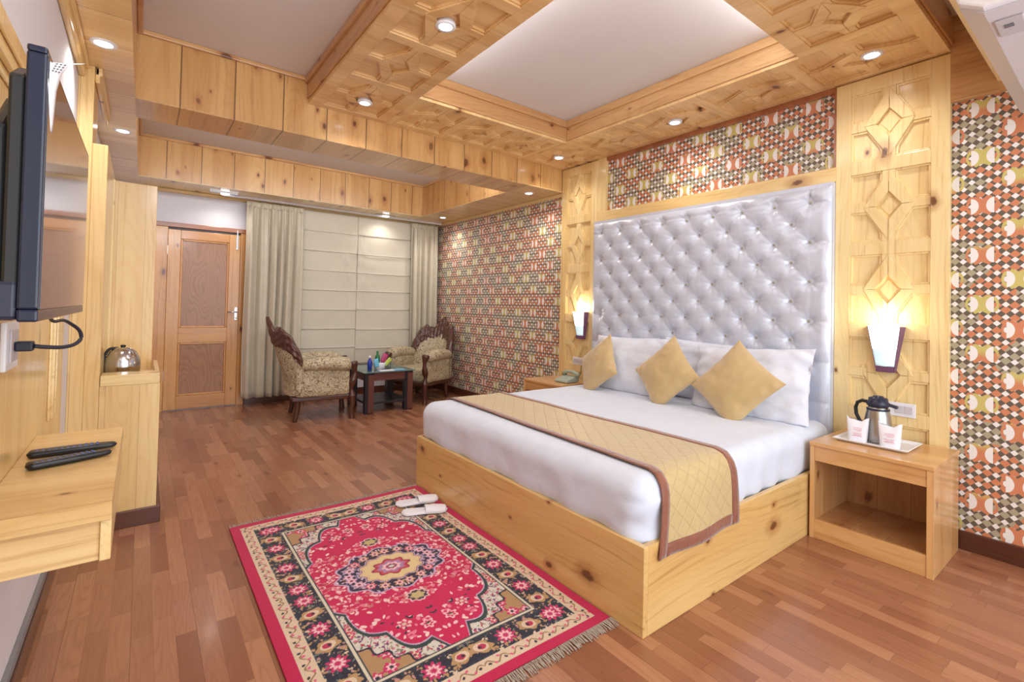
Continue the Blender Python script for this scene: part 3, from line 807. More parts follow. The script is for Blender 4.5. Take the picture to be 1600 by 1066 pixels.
def sconce(y, z, label):
    t = thing('wall_sconce', label, 'wall lamp', (XC, y, z))
    w0, w1, H, D0, D1 = 0.046, 0.090, 0.27, 0.042, 0.078
    zb = z-0.13; zt = zb+H
    xo = XC
    gw = 0.86
    obj('back_plate', MB().prism([(-w0, 0), (w0, 0), (w1, H), (-w1, H)], lambda u, v, d: (xo-d, y+u, zb+v), 0.0, 0.010), M['purple'], t)
    # front glass in two tones
    def fr(a0, a1):
        f = lambda a: (w0+(w1-w0)*a)*gw; dd = lambda a: D0+(D1-D0)*a
        mb = MB(); vs = []
        def fn(s, tt):
            a = a0+(a1-a0)*tt; u = (s*2-1)
            return (xo-dd(a)+0.018*u*u, y+f(a)*u, zb+H*a)
        return mb.grid(fn, 9, 6)
    o = obj('upper_glass', fr(0.50, 1.0), M['sglass'], t, smooth=True); m_ = o.modifiers.new('s', 'SOLIDIFY'); m_.thickness = 0.003
    o = obj('lower_glass', fr(0.13, 0.50), M['sglass2'], t, smooth=True); m_ = o.modifiers.new('s', 'SOLIDIFY'); m_.thickness = 0.003
    for sg in (-1, 1):
        vs = []
        for a in (0.0, 1.0):
            f = (w0+(w1-w0)*a); dd = D0+(D1-D0)*a
            vs += [(xo-dd+0.018, y+sg*f*gw, zb+H*a), (xo-0.008, y+sg*f, zb+H*a)]
        o = obj('side_glass', MB().add(vs, [(0, 1, 3, 2)]), M['purple'], t); m_ = o.modifiers.new('s', 'SOLIDIFY'); m_.thickness = 0.003
    obj('base_cap', MB().prism([(-w0*gw, 0), (w0*gw, 0), (w0*gw*1.12, 0.036), (-w0*gw*1.12, 0.036)], lambda u, v, d: (xo-d, y+u, zb+v), 0.008, D0+0.004), M['purple'], t, bev=0.002)
    l = bpy.data.lights.new('sconce_light', 'POINT'); l.energy = 2.2; l.color = (1, 0.90, 0.72); l.shadow_soft_size = 0.04
    lo = bpy.data.objects.new('sconce_light', l); link(lo, t); lo.location = (-0.055, 0, 0.19)
    return t
sconce(0.925, 1.045, 'glowing wedge wall lamp of frosted and purple glass above the flask')
sconce(3.425, 1.075, 'glowing wedge wall lamp of frosted and purple glass above the telephone')

# ------------------------------------------------------------------ TV wall
PXF = -0.268
def tv_panel():
    t = thing('tv_wall_panel', 'pine wall panel with moulded frame behind the television', 'wall panel', (XL, 1.6, 0.61))
    obj('board', MB().box(XL, PXF, -0.6, 2.84, 0.61, 1.90), M['tvpanel'], t)
    mb = MB()
    def fr(y0, y1, z0, z1, w_, h):
        mb.box(PXF, PXF+h, y0, y1, z1-w_, z1); mb.box(PXF, PXF+h, y1-w_, y1, z0, z1-w_)
    fr(-0.5, 2.50, 0.79, 1.80, 0.024, 0.014); fr(-0.5, 2.455, 0.79, 1.755, 0.014, 0.008); fr(-0.55, 2.62, 0.79, 1.85, 0.014, 0.008)
    obj('frame_moulding', mb, M['pyz'], t, bev=0.004)
    return t
tv_panel()

tvx = -0.118
TY0, TY1, TZ0, TZ1 = 0.955, 1.61, 1.213, 1.608
tv = thing('television', 'black flat-screen television hung on the pine panel above the shelf', 'television', (tvx-0.05, 1.28, TZ0))
PM[tv.name] = PM[tv.name]
obj('screen', MB().box(tvx-0.001, tvx+0.001, TY0+0.012, TY1-0.010, TZ0+0.018, TZ1-0.010), M['screen'], tv)
mb = MB().box(tvx-0.022, tvx, TY0, TY1, TZ0, TZ0+0.018).box(tvx-0.022, tvx, TY0, TY1, TZ1-0.010, TZ1).box(tvx-0.022, tvx, TY0, TY0+0.012, TZ0+0.018, TZ1-0.010).box(tvx-0.022, tvx, TY1-0.010, TY1, TZ0+0.018, TZ1-0.010)
mb.box(tvx-0.022, tvx-0.002, TY0+0.012, TY1-0.010, TZ0+0.018, TZ1-0.010)
obj('bezel', mb, M['navy'], tv, bev=0.003)
mb = MB().prism([(0.008, 0.01), (0.647, 0.01), (0.647, 0.36), (0.6, 0.377), (0.06, 0.377), (0.008, 0.35)], lambda u, v, d: (tvx-0.022-d, TY0+u, TZ0+v), 0, 0.018)
obj('rear_shell', mb, M['black'], tv, bev=0.004)
mb = MB().prism([(0.02, 0.02), (0.62, 0.02), (0.62, 0.25), (0.55, 0.34), (0.10, 0.34), (0.02, 0.28)], lambda u, v, d: (tvx-0.04-d, TY0+u, TZ0+v), 0, 0.018)
obj('rear_cover', mb, M['black'], tv, bev=0.006)
obj('lower_housing', MB().box(tvx-0.078, tvx-0.022, TY0+0.006, TY1-0.04, TZ0+0.002, TZ0+0.058), M['navyplastic'], tv, bev=0.006)
obj('wall_bracket', MB().box(PXF, tvx-0.055, 1.20, 1.34, 1.36, 1.46).box(PXF, PXF+0.01, 1.12, 1.42, 1.30, 1.52), M['steel'], tv, bev=0.002)
# sticker tag hanging over the corner
tg = thing('paper_tag', 'white printed paper tag hanging from the top corner of the television', 'tag', (tvx+0.004, TY0+0.02, TZ1))
pts = [(0.004, 0.035, -0.115), (0.004, 0.030, -0.055), (0.005, 0.036, -0.025), (0.010, 0.052, -0.004), (0.022, 0.078, 0.010)]
def tagf(a, b_):
    i = a*(len(pts)-1); k = min(int(i), len(pts)-2); f = i-k
    p = [pts[k][j]+(pts[k+1][j]-pts[k][j])*f for j in range(3)]
    w_ = 0.015+0.020*a
    return (tvx+p[0]+0.012*(b_-0.5)*a*2, TY0+p[1]-0.01+w_*(b_-0.5), TZ1+p[2]+w_*(b_-0.5)*0.6*a)
o = obj('tag_paper', MB().grid(tagf, 20, 4), M['paperw'], tg, smooth=True); m_ = o.modifiers.new('s', 'SOLIDIFY'); m_.thickness = 0.0008
mb = MB()
for k in range(7):
    a0 = 0.50+k*0.065
    for j in range(3):
        p = [Vector(tagf(a0, 0.2+0.22*j)), Vector(tagf(a0+0.035, 0.2+0.22*j)), Vector(tagf(a0+0.035, 0.33+0.22*j)), Vector(tagf(a0, 0.33+0.22*j))]
        n_ = (p[1]-p[0]).cross(p[3]-p[0]).normalized()*0.0011
        mb.add([q-n_ for q in p], [(0, 1, 2, 3)]); mb.add([q+n_ for q in p], [(0, 1, 2, 3)])
obj('tag_print', mb, M['ink'], tg)

# wall socket and cable
so = thing('wall_socket', 'white wall socket on the pine panel below the television', 'socket', (PXF, 1.72, 1.10))
obj('plate', MB().box(PXF, PXF+0.012, 1.655, 1.80, 1.065, 1.185), M['white'], so, bev=0.004)
obj('socket_insert', MB().box(PXF+0.012, PXF+0.016, 1.685, 1.77, 1.085, 1.165), M['acgrey'], so, bev=0.002)
cb = thing('power_cable', 'dark blue power plug and cable looping from the socket to the television', 'cable', (PXF+0.016, 1.73, 1.12))
obj('plug', MB().box(PXF+0.0165, PXF+0.050, 1.71, 1.745, 1.110, 1.135), M['cord'], cb, bev=0.004)
C0 = [(PXF+0.05, 1.728, 1.122), (PXF+0.075, 1.735, 1.118), (-0.165, 1.75, 1.116), (-0.143, 1.77, 1.122), (-0.132, 1.78, 1.138), (-0.136, 1.77, 1.160), (-0.150, 1.74, 1.178), (-0.160, 1.68, 1.19), (-0.168, 1.60, 1.19), (-0.170, 1.55, 1.20), (-0.165, 1.50, 1.222)]
def smooth_path(P, n=60):
    P = [Vector(p) for p in P]; out = []
    for i in range(n):
        s = i/(n-1)*(len(P)-1); k = min(int(s), len(P)-2); f = s-k
        p0, p1, p2, p3 = P[max(k-1, 0)], P[k], P[k+1], P[min(k+2, len(P)-1)]
        out.append(0.5*((2*p1)+(p2-p0)*f+(2*p0-5*p1+4*p2-p3)*f*f+(3*p1-p0-3*p2+p3)*f**3))
    return out
obj('cable', MB().tube(smooth_path(C0), lambda t: 0.0055-0.002*t, 8), M['cord'], cb, smooth=True)

# floating shelf with remotes
sh = thing('floating_shelf', 'pine floating shelf box below the television', 'shelf', (-0.16, 1.83, 0.65))
SX0, SX1, SY0, SY1, SZ = PXF, -0.042, 1.43, 2.24, 0.786
obj('top_board', MB().box(SX0, SX1, SY0, SY1, SZ-0.042, SZ), M['shelf'], sh, bev=0.002)
obj('front_rail', MB().box(SX1-0.020, SX1, SY0+0.01, SY1-0.09, SZ-0.135, SZ-0.042), M['py'], sh, bev=0.002)
obj('end_panel', MB().box(SX0, SX1-0.020, SY0+0.018, SY0+0.038, SZ-0.135, SZ-0.042), M['shelf'], sh, bev=0.002)
obj('end_panel', MB().box(SX0, SX1-0.020, SY1-0.11, SY1-0.09, SZ-0.135, SZ-0.042), M['shelf'], sh, bev=0.002)
obj('bottom_board', MB().box(SX0, SX1-0.020, SY0+0.038, SY1-0.11, SZ-0.135, SZ-0.123), M['shelf'], sh)
def remote(x0, y0, x1, y1, w_, h, z, label, nm='remote_control'):
    ang = math.atan2(y1-y0, x1-x0); L = math.dist((x0, y0), (x1, y1))
    t = local(thing(nm, label, 'remote control', (x0, y0, z), ang, 'remote controls on the floating shelf'))
    mb = MB()
    def fn(a, b_):
        th = b_*2*PI; u = a*L
        taper = (1-0.30*max(0, a-0.55)/0.45)*math.sin(min(1, a*14)*PI/2)**0.5*math.sin(min(1, (1-a)*14)*PI/2)**0.5
        c, s_ = math.cos(th), math.sin(th)
        return (u, w_/2*taper*math.copysign(abs(c)**0.5, c), h/2+h/2*taper*math.copysign(abs(s_)**0.6, s_))
    mb.grid(fn, 40, 24, cv=True)
    obj('casing', mb, M['black'], t, smooth=True)
    mb = MB()
    for i in range(11):
        for j in range(3):
            u = L*(0.10+0.065*i); v = (j-1)*w_*0.24; mb.box(u, u+L*0.030, v-w_*0.07, v+w_*0.07, h*0.93, h*1.0)
    obj('keys', mb, M['ledblue'], t, bev=0.0008)
    return t
remote(-0.252, 1.935, -0.050, 1.945, 0.045, 0.020, SZ+0.0005, 'long black remote control lying at the back of the floating shelf')
remote(-0.236, 1.800, -0.060, 1.860, 0.042, 0.020, SZ+0.0005, 'black remote control with blue keys in front on the floating shelf')

# ------------------------------------------------------------------ pillar, niche, partition
PY = 3.38
struct('trim_33', MB().box(XL, -0.235, PY, PY+0.28, 0.0, ZS-0.006).box(-0.235, -0.1705, PY+0.004, PY+0.28, 0.0, 2.07), M['pzx'], bev=0.003)
struct('trim_34', MB().box(-0.235, -0.205, PY+0.01, PY+0.85, ZS-0.05, ZS-0.006).box(-0.235, -0.215, PY+0.01, PY+0.85, ZS-0.09, ZS-0.006), M['pyz'], bev=0.006)
pn = thing('niche_cabinet', 'waist-high pine cabinet with tall back panel holding the steel kettle', 'cabinet', (-0.04, PY+0.4, 0))
obj('body', MB().box(-0.17, 0.092, PY, PY+0.72, 0.0, 0.775), M['pzx'], pn, bev=0.002)
obj('ledge', MB().box(-0.168, 0.090, PY-0.003, PY+0.14, 0.775, 0.832), M['px'], pn, bev=0.003)
obj('ledge_side', MB().box(0.068, 0.090, PY+0.14, PY+0.72, 0.775, 0.832), M['py'], pn, bev=0.002)
obj('back_panel', MB().box(-0.245, 0.060, PY+0.72, PY+0.80, 0.0, 2.02), M['pzx'], pn, bev=0.002)
obj('side_moulding', MB().box(-0.245, -0.170, PY+0.28, PY+0.72, 0.775, 2.06).box(-0.245, -0.160, PY+0.66, PY+0.72, 0.775, 2.02), M['pz'], pn, bev=0.006)
obj('skirting', MB().box(-0.17, 0.112, PY-0.02, PY, 0, 0.09).box(0.092, 0.112, PY, PY+0.8, 0, 0.09), M['skirt_x'], pn, bev=0.003)
struct('baseboard_front', MB().box(XL+0.02, -0.17, PY-0.02, PY, 0, 0.09), M['skirt_x'], bev=0.003)
kt = thing('electric_kettle', 'rounded steel electric kettle half hidden behind the ledge of the niche cabinet', 'kettle', (-0.085, PY+0.33, 0.776))
kx, ky, kz = -0.085, PY+0.33, 0.776
obj('body', MB().lathe([(0, kz+0.012), (0.075, kz+0.012), (0.084, kz+0.03), (0.086, kz+0.08), (0.080, kz+0.12), (0.062, kz+0.158), (0.035, kz+0.178), (0.0, kz+0.184)], (kx, ky, 0), 40), M['chrome'], kt, smooth=True)
obj('base', MB().lathe([(0, kz), (0.08, kz), (0.08, kz+0.012), (0, kz+0.012)], (kx, ky, 0), 32), M['black'], kt)
obj('lid_knob', MB().lathe([(0, kz+0.196), (0.012, kz+0.194), (0.014, kz+0.186), (0.008, kz+0.180)], (kx, ky, 0), 20), M['black'], kt, smooth=True)
obj('handle', MB().tube(smooth_path([(kx-0.02, ky, kz+0.175), (kx-0.06, ky, kz+0.172), (kx-0.080, ky, kz+0.14), (kx-0.086, ky, kz+0.09)], 20), 0.008, 8), M['black'], kt, smooth=True)

# ------------------------------------------------------------------ far wall: door, curtains, blinds
DX0, DX1, DZ = 0.15, 0.976, 2.096
d = struct('door_1', MB().box(0.205, 0.325, YW-0.005, YW+0.035, 0.012, 2.035).box(0.800, 0.915, YW-0.005, YW+0.035, 0.012, 2.035), M['door_z'], bev=0.003)
obj('rail', MB().box(0.325, 0.800, YW-0.005, YW+0.035, 1.935, 2.035).box(0.325, 0.800, YW-0.005, YW+0.035, 0.76, 0.93).box(0.325, 0.800, YW-0.005, YW+0.035, 0.012, 0.16), M['door_x'], d, bev=0.003)
obj('upper_panel', MB().box(0.325, 0.800, YW+0.012, YW+0.022, 0.93, 1.935), M['veneer'], d)
obj('lower_panel', MB().box(0.325, 0.800, YW+0.012, YW+0.022, 0.16, 0.76), M['veneer'], d)
mb = MB()
for (z0, z1) in ((0.93, 1.935), (0.16, 0.76)):
    mb.box(0.325, 0.345, YW+0.0, YW+0.013, z0, z1).box(0.780, 0.800, YW+0.0, YW+0.013, z0, z1).box(0.345, 0.78, YW+0.0, YW+0.013, z0, z0+0.02).box(0.345, 0.78, YW+0.0, YW+0.013, z1-0.02, z1)
obj('panel_moulding', mb, M['door_z'], d, bev=0.006)
h = obj('lock_plate', MB().box(0.872, 0.902, YW-0.013, YW-0.005, 1.02, 1.17), M['chrome'], d, bev=0.003)
obj('lever', MB().tube([(0.888, YW-0.012, 1.115), (0.888, YW-0.05, 1.115), (0.870, YW-0.056, 1.115), (0.80, YW-0.056, 1.112)], 0.009, 10), M['chrome'], h, smooth=True)
obj('cylinder', MB().lathe([(0.012, 0), (0.012, 0.014), (0, 0.016)], (0.888, YW-0.012, 1.045), 16, Matrix.Rotation(PI/2, 3, 'X')), M['chrome'], h)
obj('bolt', MB().box(0.868, 0.892, YW-0.014, YW-0.005, 1.86, 2.03).box(0.874, 0.886, YW-0.026, YW-0.012, 1.88, 2.09), M['steel'], d, bev=0.002)
for hz in (1.75, 0.35): obj('hinge', MB().box(0.186, 0.208, YW-0.010, YW-0.003, hz, hz+0.10), M['steel'], d, bev=0.002)
struct('trim_35', MB().box(0.045, 0.203, YW-0.012, YW+0.04, 0, 2.06).box(0.917, 0.995, YW-0.012, YW+0.04, 0, 2.06), M['door_z'], bev=0.003)
struct('trim_36', MB().box(0.045, 0.995, YW-0.02, YW+0.04, 2.06, 2.11), M['redwood'], bev=0.004)
struct('trim_37', MB().box(0.20, 0.92, YW-0.004, YW+0.04, 0, 0.012), M['greystrip'])

def curtain(x0, x1, y, z0, z1, folds, label, seed):
    t = thing('curtain', label, 'curtain', ((x0+x1)/2, y, z0))
    def fn(a, b_):
        z = z1-(z1-z0)*b_; w = 0.0
        k = min(1, b_*4)
        ph = a*folds*2*PI+1.2*math.sin(a*9+seed)+0.3*math.sin(b_*3+a*7)
        A = (0.018+0.040*k)*(0.75+0.5*mnoise.noise(Vector((a*5, seed, 0))))
        yy = y+A*math.sin(ph)+0.010*math.sin(ph*2.3+seed)+0.006*mnoise.noise(Vector((a*14, b_*3, seed)))
        xx = x0+(x1-x0)*a+0.012*math.cos(ph)*k+0.010*math.sin(b_*5+seed)*b_
        return (xx, yy, z)
    o = obj('drape', MB().grid(fn, folds*18, 34), M['curtain'], t, smooth=True); m_ = o.modifiers.new('s', 'SOLIDIFY'); m_.thickness = 0.002
    def hd(a, b_):
        ph = a*folds*2*PI+1.2*math.sin(a*9+seed)
        return (x0+(x1-x0)*a, y-0.004+(0.020)*math.sin(ph)*(0.6+0.4*b_), z1+0.004-0.065*b_)
    o = obj('heading_tape', MB().grid(hd, folds*18, 4), M['curtain'], t, smooth=True); m_ = o.modifiers.new('s', 'SOLIDIFY'); m_.thickness = 0.006
    return t
curtain(0.945, 1.575, 6.42, 0.105, 2.425, 6, 'beige satin curtain hanging between the door and the blinds', 1.0)
curtain(3.06, 3.49, 6.43, 0.105, 2.425, 5, 'beige satin curtain hanging in the corner beside the patterned wall', 4.0)
t = thing('curtain_rail', 'long thin white curtain rail under the far soffit', 'curtain rail', (2.1, 6.43, 2.44))
obj('rail_channel', MB().box(0.70, 3.53, 6.40, 6.435, 2.452, 2.4785), M['white'], t, bev=0.003)
obj('end_cap', MB().box(0.69, 0.70, 6.398, 6.437, 2.45, 2.4785), M['acgrey'], t)

def blind(x0, x1, zs, label, seed):
    t = thing('roman_blind', label, 'blind', ((x0+x1)/2, 6.50, zs[-1]))
    zt, zb = 2.44, 0.43
    def fn(a, b_):
        z = zt-(zt-zb)*b_; x = x0+(x1-x0)*a
        k = min([abs(z-q) for q in zs])
        e = math.exp(-((a-(1 if seed < 2 else 0))/0.28)**2)*math.exp(-((z-1.75)/0.55)**2)
        yy = 6.515+0.005*mnoise.noise(Vector((x*3, z*3, seed)))-0.004*math.sin((z)*12)
        yy -= e*(0.020*mnoise.noise(Vector((x*9, z*5, seed+3)))+0.010*mnoise.noise(Vector((x*22, z*8, seed+3))))
        return (x, yy, z)
    o = obj('fabric', MB().grid(fn, 60, 120), M['blind'], t, smooth=True); m_ = o.modifiers.new('s', 'SOLIDIFY'); m_.thickness = 0.002
    for q in zs:
        obj('batten_fold', MB().tube([(x0, 6.504, q), ((x0+x1)/2, 6.503, q+0.002), (x1, 6.504, q)], 0.006, 8), M['fold_lit'], t, smooth=True)
    return t
zsl = [2.18, 1.925, 1.67, 1.415, 1.16, 0.91, 0.66]; zsr = [2.185, 1.92, 1.665, 1.42, 1.17, 0.895, 0.635]
blind(1.55, 2.309, zsl, 'cream roman blind beside the longer beige curtain', 1.0)
blind(2.311, 3.13, zsr, 'cream roman blind beside the corner curtain and patterned wall', 5.0)

# ------------------------------------------------------------------ armchairs (local: +x is the front)
def make_armchair(name, label, loc, rot, sc=1.0):
    t = local(thing(name, label, 'armchair', loc, rot, 'carved armchairs at the small table'))
    PH = 1.25
    def plan(s, off=0.0):                      # s in [-1,1] around the back; returns x,y
        ph = s*PH; R = 0.31+off
        x = 0.20-(R+0.0)*math.cos(ph)*0.75+0.03; y = R*math.sin(ph)/math.sin(PH)*1.0
        return x, y
    lean = lambda z: -0.30*max(0, z-0.42)
    def ztop(s):
        a = abs(s)
        return 0.58+0.27*max(0, 1-a**3)**0.8+0.05*math.cos(a*PI*5)*(1-a)
    def shell(s, b_, off):
        z = 0.27+(ztop(s)-0.27)*b_; x, y = plan(s, off)
        return (x+lean(z)*(math.cos(s*1.2)**1.0)-(0.0), y, z)
    mb = MB()
    def closed(a, b_):                          # cross-section loop: outer up, inner down
        s = -1+2*a
        if b_ < 0.5: return shell(s, b_*2, 0.035)
        q = (1-b_)*2; x, y, z = shell(s, q, -0.030); pu = 0.02*math.sin(q*PI)*math.cos(s*1.4)
        return (x+pu, y, z)
    mb.grid(closed, 40, 32)
    obj('backrest', mb, M['brocade'], t, smooth=True)
    # carved crest rail wrapping the back
    def zc(s):
        a = abs(s)
        return 0.60+0.37*max(0, 1-a**4)**0.8+0.12*math.exp(-(a/0.16)**2)+0.035*math.exp(-((a-0.62)/0.16)**2)-0.03*math.exp(-((a-0.34)/0.1)**2)+0.010*math.cos(a*34)
    def crest(a, b_):
        s = -1.03+2.06*a; zl = ztop(max(-1, min(1, s)))-0.065-0.03*math.cos(abs(s)*PI*5); zu = max(zl+0.05, zc(max(-1, min(1, s))))
        q = b_*2 if b_ < 0.5 else (1-b_)*2
        z = zl+(zu-zl)*q; off = 0.044 if b_ < 0.5 else -0.038
        bul = 0.012*math.sin(q*PI)+0.006*math.sin(q*18+s*20)+0.006*math.sin(s*46)
        x, y = plan(s, off+(bul if b_ < 0.5 else -bul)*(1-0.3*q)-(0.02*q if b_ < 0.5 else -0.02*q))
        return (x+lean(z)*math.cos(min(1, abs(s))*1.2), y, z)
    obj('carved_crest', MB().grid(crest, 120, 26), M['darkwood'], t, smooth=True)
    # seat
    obj('seat', MB().rbox(0.03, 0.60, -0.27, 0.27, 0.25, 0.43, 0.05, (16, 16, 8)), M['brocade'], t, smooth=True, weld=0.0005)
    # arms: side panel plus roll
    for sg in (-1, 1):
        obj('side_panel', MB().rbox(0.06, 0.60, min(sg*0.255, sg*0.325), max(sg*0.255, sg*0.325), 0.26, 0.56, 0.03, (14, 6, 8), lambda q: Vector((q.x, q.y+sg*0.008*math.sin(q.x*9), q.z))), M['brocade'], t, smooth=True, weld=0.0005)
        def arm(a, b_):
            th = b_*2*PI; x = 0.10+0.52*a; rad = 0.074*(1-0.25*(1-a)**3); end = math.sin(min(1, (1-a)*9)*PI/2)**0.5*math.sin(min(1, a*9+0.2)*PI/2)**0.5
            y = sg*(0.300+0.018*math.sin(a*PI))+rad*1.05*end*math.cos(th); z = 0.585+0.028*math.sin(a*PI*0.9)-0.010*a+rad*end*math.sin(th)
            return (x, y, z)
        obj('arm_roll', MB().grid(arm, 26, 22, cv=True), M['brocade'], t, smooth=True)
        # carved arm front scroll running down into the leg
        P = [(0.625, sg*0.300, 0.615), (0.640, sg*0.300, 0.565), (0.655, sg*0.298, 0.50), (0.640, sg*0.296, 0.43), (0.618, sg*0.294, 0.36), (0.622, sg*0.294, 0.30), (0.632, sg*0.294, 0.24)]
        obj('arm_front', MB().tube(smooth_path(P, 30), lambda q: 0.030+0.010*math.sin(q*14)+0.014*math.exp(-(q/0.15)**2), 12), M['darkwood'], t, smooth=True)
        L = [(0.626, sg*0.292, 0.25), (0.634, sg*0.296, 0.17), (0.625, sg*0.296, 0.09), (0.632, sg*0.298, 0.0)]
        obj('leg', MB().tube(smooth_path(L, 24), lambda q: 0.042-0.016*math.sin(q*PI*0.8)+0.002*q*q, 10), M['darkwood'], t, smooth=True)
        L = [(0.09, sg*0.245, 0.25), (0.085, sg*0.245, 0.12), (0.065, sg*0.25, 0.0)]
        obj('leg', MB().tube(smooth_path(L, 20), lambda q: 0.036-0.014*q, 8), M['darkwood'], t, smooth=True)
    obj('seat_frame', MB().box(0.03, 0.64, -0.30, 0.30, 0.215, 0.262), M['darkwood'], t, bev=0.010)
    return t
make_armchair('armchair', 'carved floral armchair nearest the door, its back towards the beige curtain', (1.26, 5.62, 0), -0.14)
make_armchair('armchair', 'carved floral armchair in the corner against the patterned wall', (3.28, 6.03, 0), PI+0.46)

# ------------------------------------------------------------------ coffee table and what stands on it
ct = thing('coffee_table', 'low dark coffee table with tinted glass top between the armchairs', 'coffee table', (2.31, 5.62, 0))
tx0, tx1, ty0, ty1 = 2.02, 2.60, 5.32, 5.92
obj('glass_top', MB().box(tx0-0.03, tx1+0.02, ty0-0.02, ty1+0.06, 0.462, 0.474), M['tglass'], ct, bev=0.003)
for (x, y) in ((tx0, ty0), (tx1-0.10, ty0), (tx0, ty1-0.07), (tx1-0.10, ty1-0.07)):
    l = obj('leg', MB().box(x, x+0.10, y, y+0.07, 0, 0.462), M['table_dark'], ct, bev=0.004)
    if y == ty0: obj('leg_face', MB().box(x+0.03, x+0.098, y-0.006, y, 0.01, 0.44), M['table_brown'], l, bev=0.002)
obj('apron', MB().box(tx0+0.10, tx1-0.10, ty0+0.01, ty0+0.03, 0.37, 0.455).box(tx0+0.01, tx0+0.03, ty0+0.07, ty1-0.07, 0.37, 0.455).box(tx1-0.03, tx1-0.01, ty0+0.07, ty1-0.07, 0.37, 0.455), M['table_brown'], ct)
obj('lower_shelf', MB().box(tx0+0.02, tx1-0.02, ty0+0.02, ty1-0.02, 0.10, 0.125), M['table_dark'], ct, bev=0.003)
ZG = 0.474
bk = thing('basket', 'small white basket of snacks on the coffee table', 'basket', (2.21, 5.50, ZG))
obj('basket_body', MB().lathe([(0, ZG+0.001), (0.055, ZG+0.001), (0.075, ZG+0.07), (0.079, ZG+0.085), (0.072, ZG+0.083), (0.055, ZG+0.02), (0, ZG+0.012)], (2.25, 5.50, 0), 24), M['white'], bk, smooth=True)
def bottle(x, y, z, r, h, mat, name, label, cat, tiltx=0.0):
    t = thing(name, label, cat, (x, y, z))
    R_ = Matrix.Rotation(tiltx, 3, 'Y')
    obj('bottle_body', MB().lathe([(0, 0), (r, 0.002), (r, h*0.55), (r*0.85, h*0.66), (r*0.38, h*0.80), (r*0.38, h*0.86)], (x, y, z), 18, R_), mat, t, smooth=True)
    obj('cap', MB().lathe([(r*0.45, h*0.86), (r*0.45, h*0.98), (0, h)], (x, y, z), 14, R_), M['white'] if mat is M['blueb'] else mat, t, smooth=True)
bottle(2.12, 5.47, ZG+0.001, 0.026, 0.17, M['blueb'], 'bottle', 'small blue bottle standing beside the snack basket', 'bottle')
bottle(2.235, 5.53, ZG+0.02, 0.030, 0.20, M['greenb'], 'bottle', 'green bottle standing up in the white basket', 'bottle')
def packet(c, w_, h, ang, mat, label):
    mb = MB()
    def side(sg):
        def fn(a, b_):
            u, v = 2*a-1, 2*b_-1; th = 0.012*((1-u**4)*(1-v**4))**0.6*sg
            x = w_/2*u*math.cos(ang)-h/2*v*math.sin(ang); z = w_/2*u*math.sin(ang)+h/2*v*math.cos(ang)
            return (c[0]+x, c[1]+th, c[2]+z)
        return fn
    mb.grid(side(1), 12, 12); mb.grid(side(-1), 12, 12)
    tag(obj('snack_packet', mb, mat, smooth=True, weld=0.0005), label, 'snack packet', 'snack packets in the basket')
packet((2.305, 5.49, ZG+0.13), 0.07, 0.11, -0.35, M['pinkp'], 'pink snack packet leaning in the white basket')
packet((2.335, 5.46, ZG+0.09), 0.05, 0.11, -0.75, M['limep'], 'lime yellow snack packet at the rim of the basket')
packet((2.19, 5.44, ZG+0.085), 0.06, 0.10, 0.25, M['cyanp'], 'light blue snack packet at the front of the basket')
mg = thing('leaflet', 'open white leaflet lying flat on the coffee table', 'leaflet', (2.40, 5.42, ZG))
obj('page', MB().box(2.20, 2.37, 5.33, 5.42, ZG+0.0005, ZG+0.004), M['paperw'], mg)
obj('page', MB().box(2.375, 2.52, 5.34, 5.46, ZG+0.0005, ZG+0.004), M['cyanp'], mg)

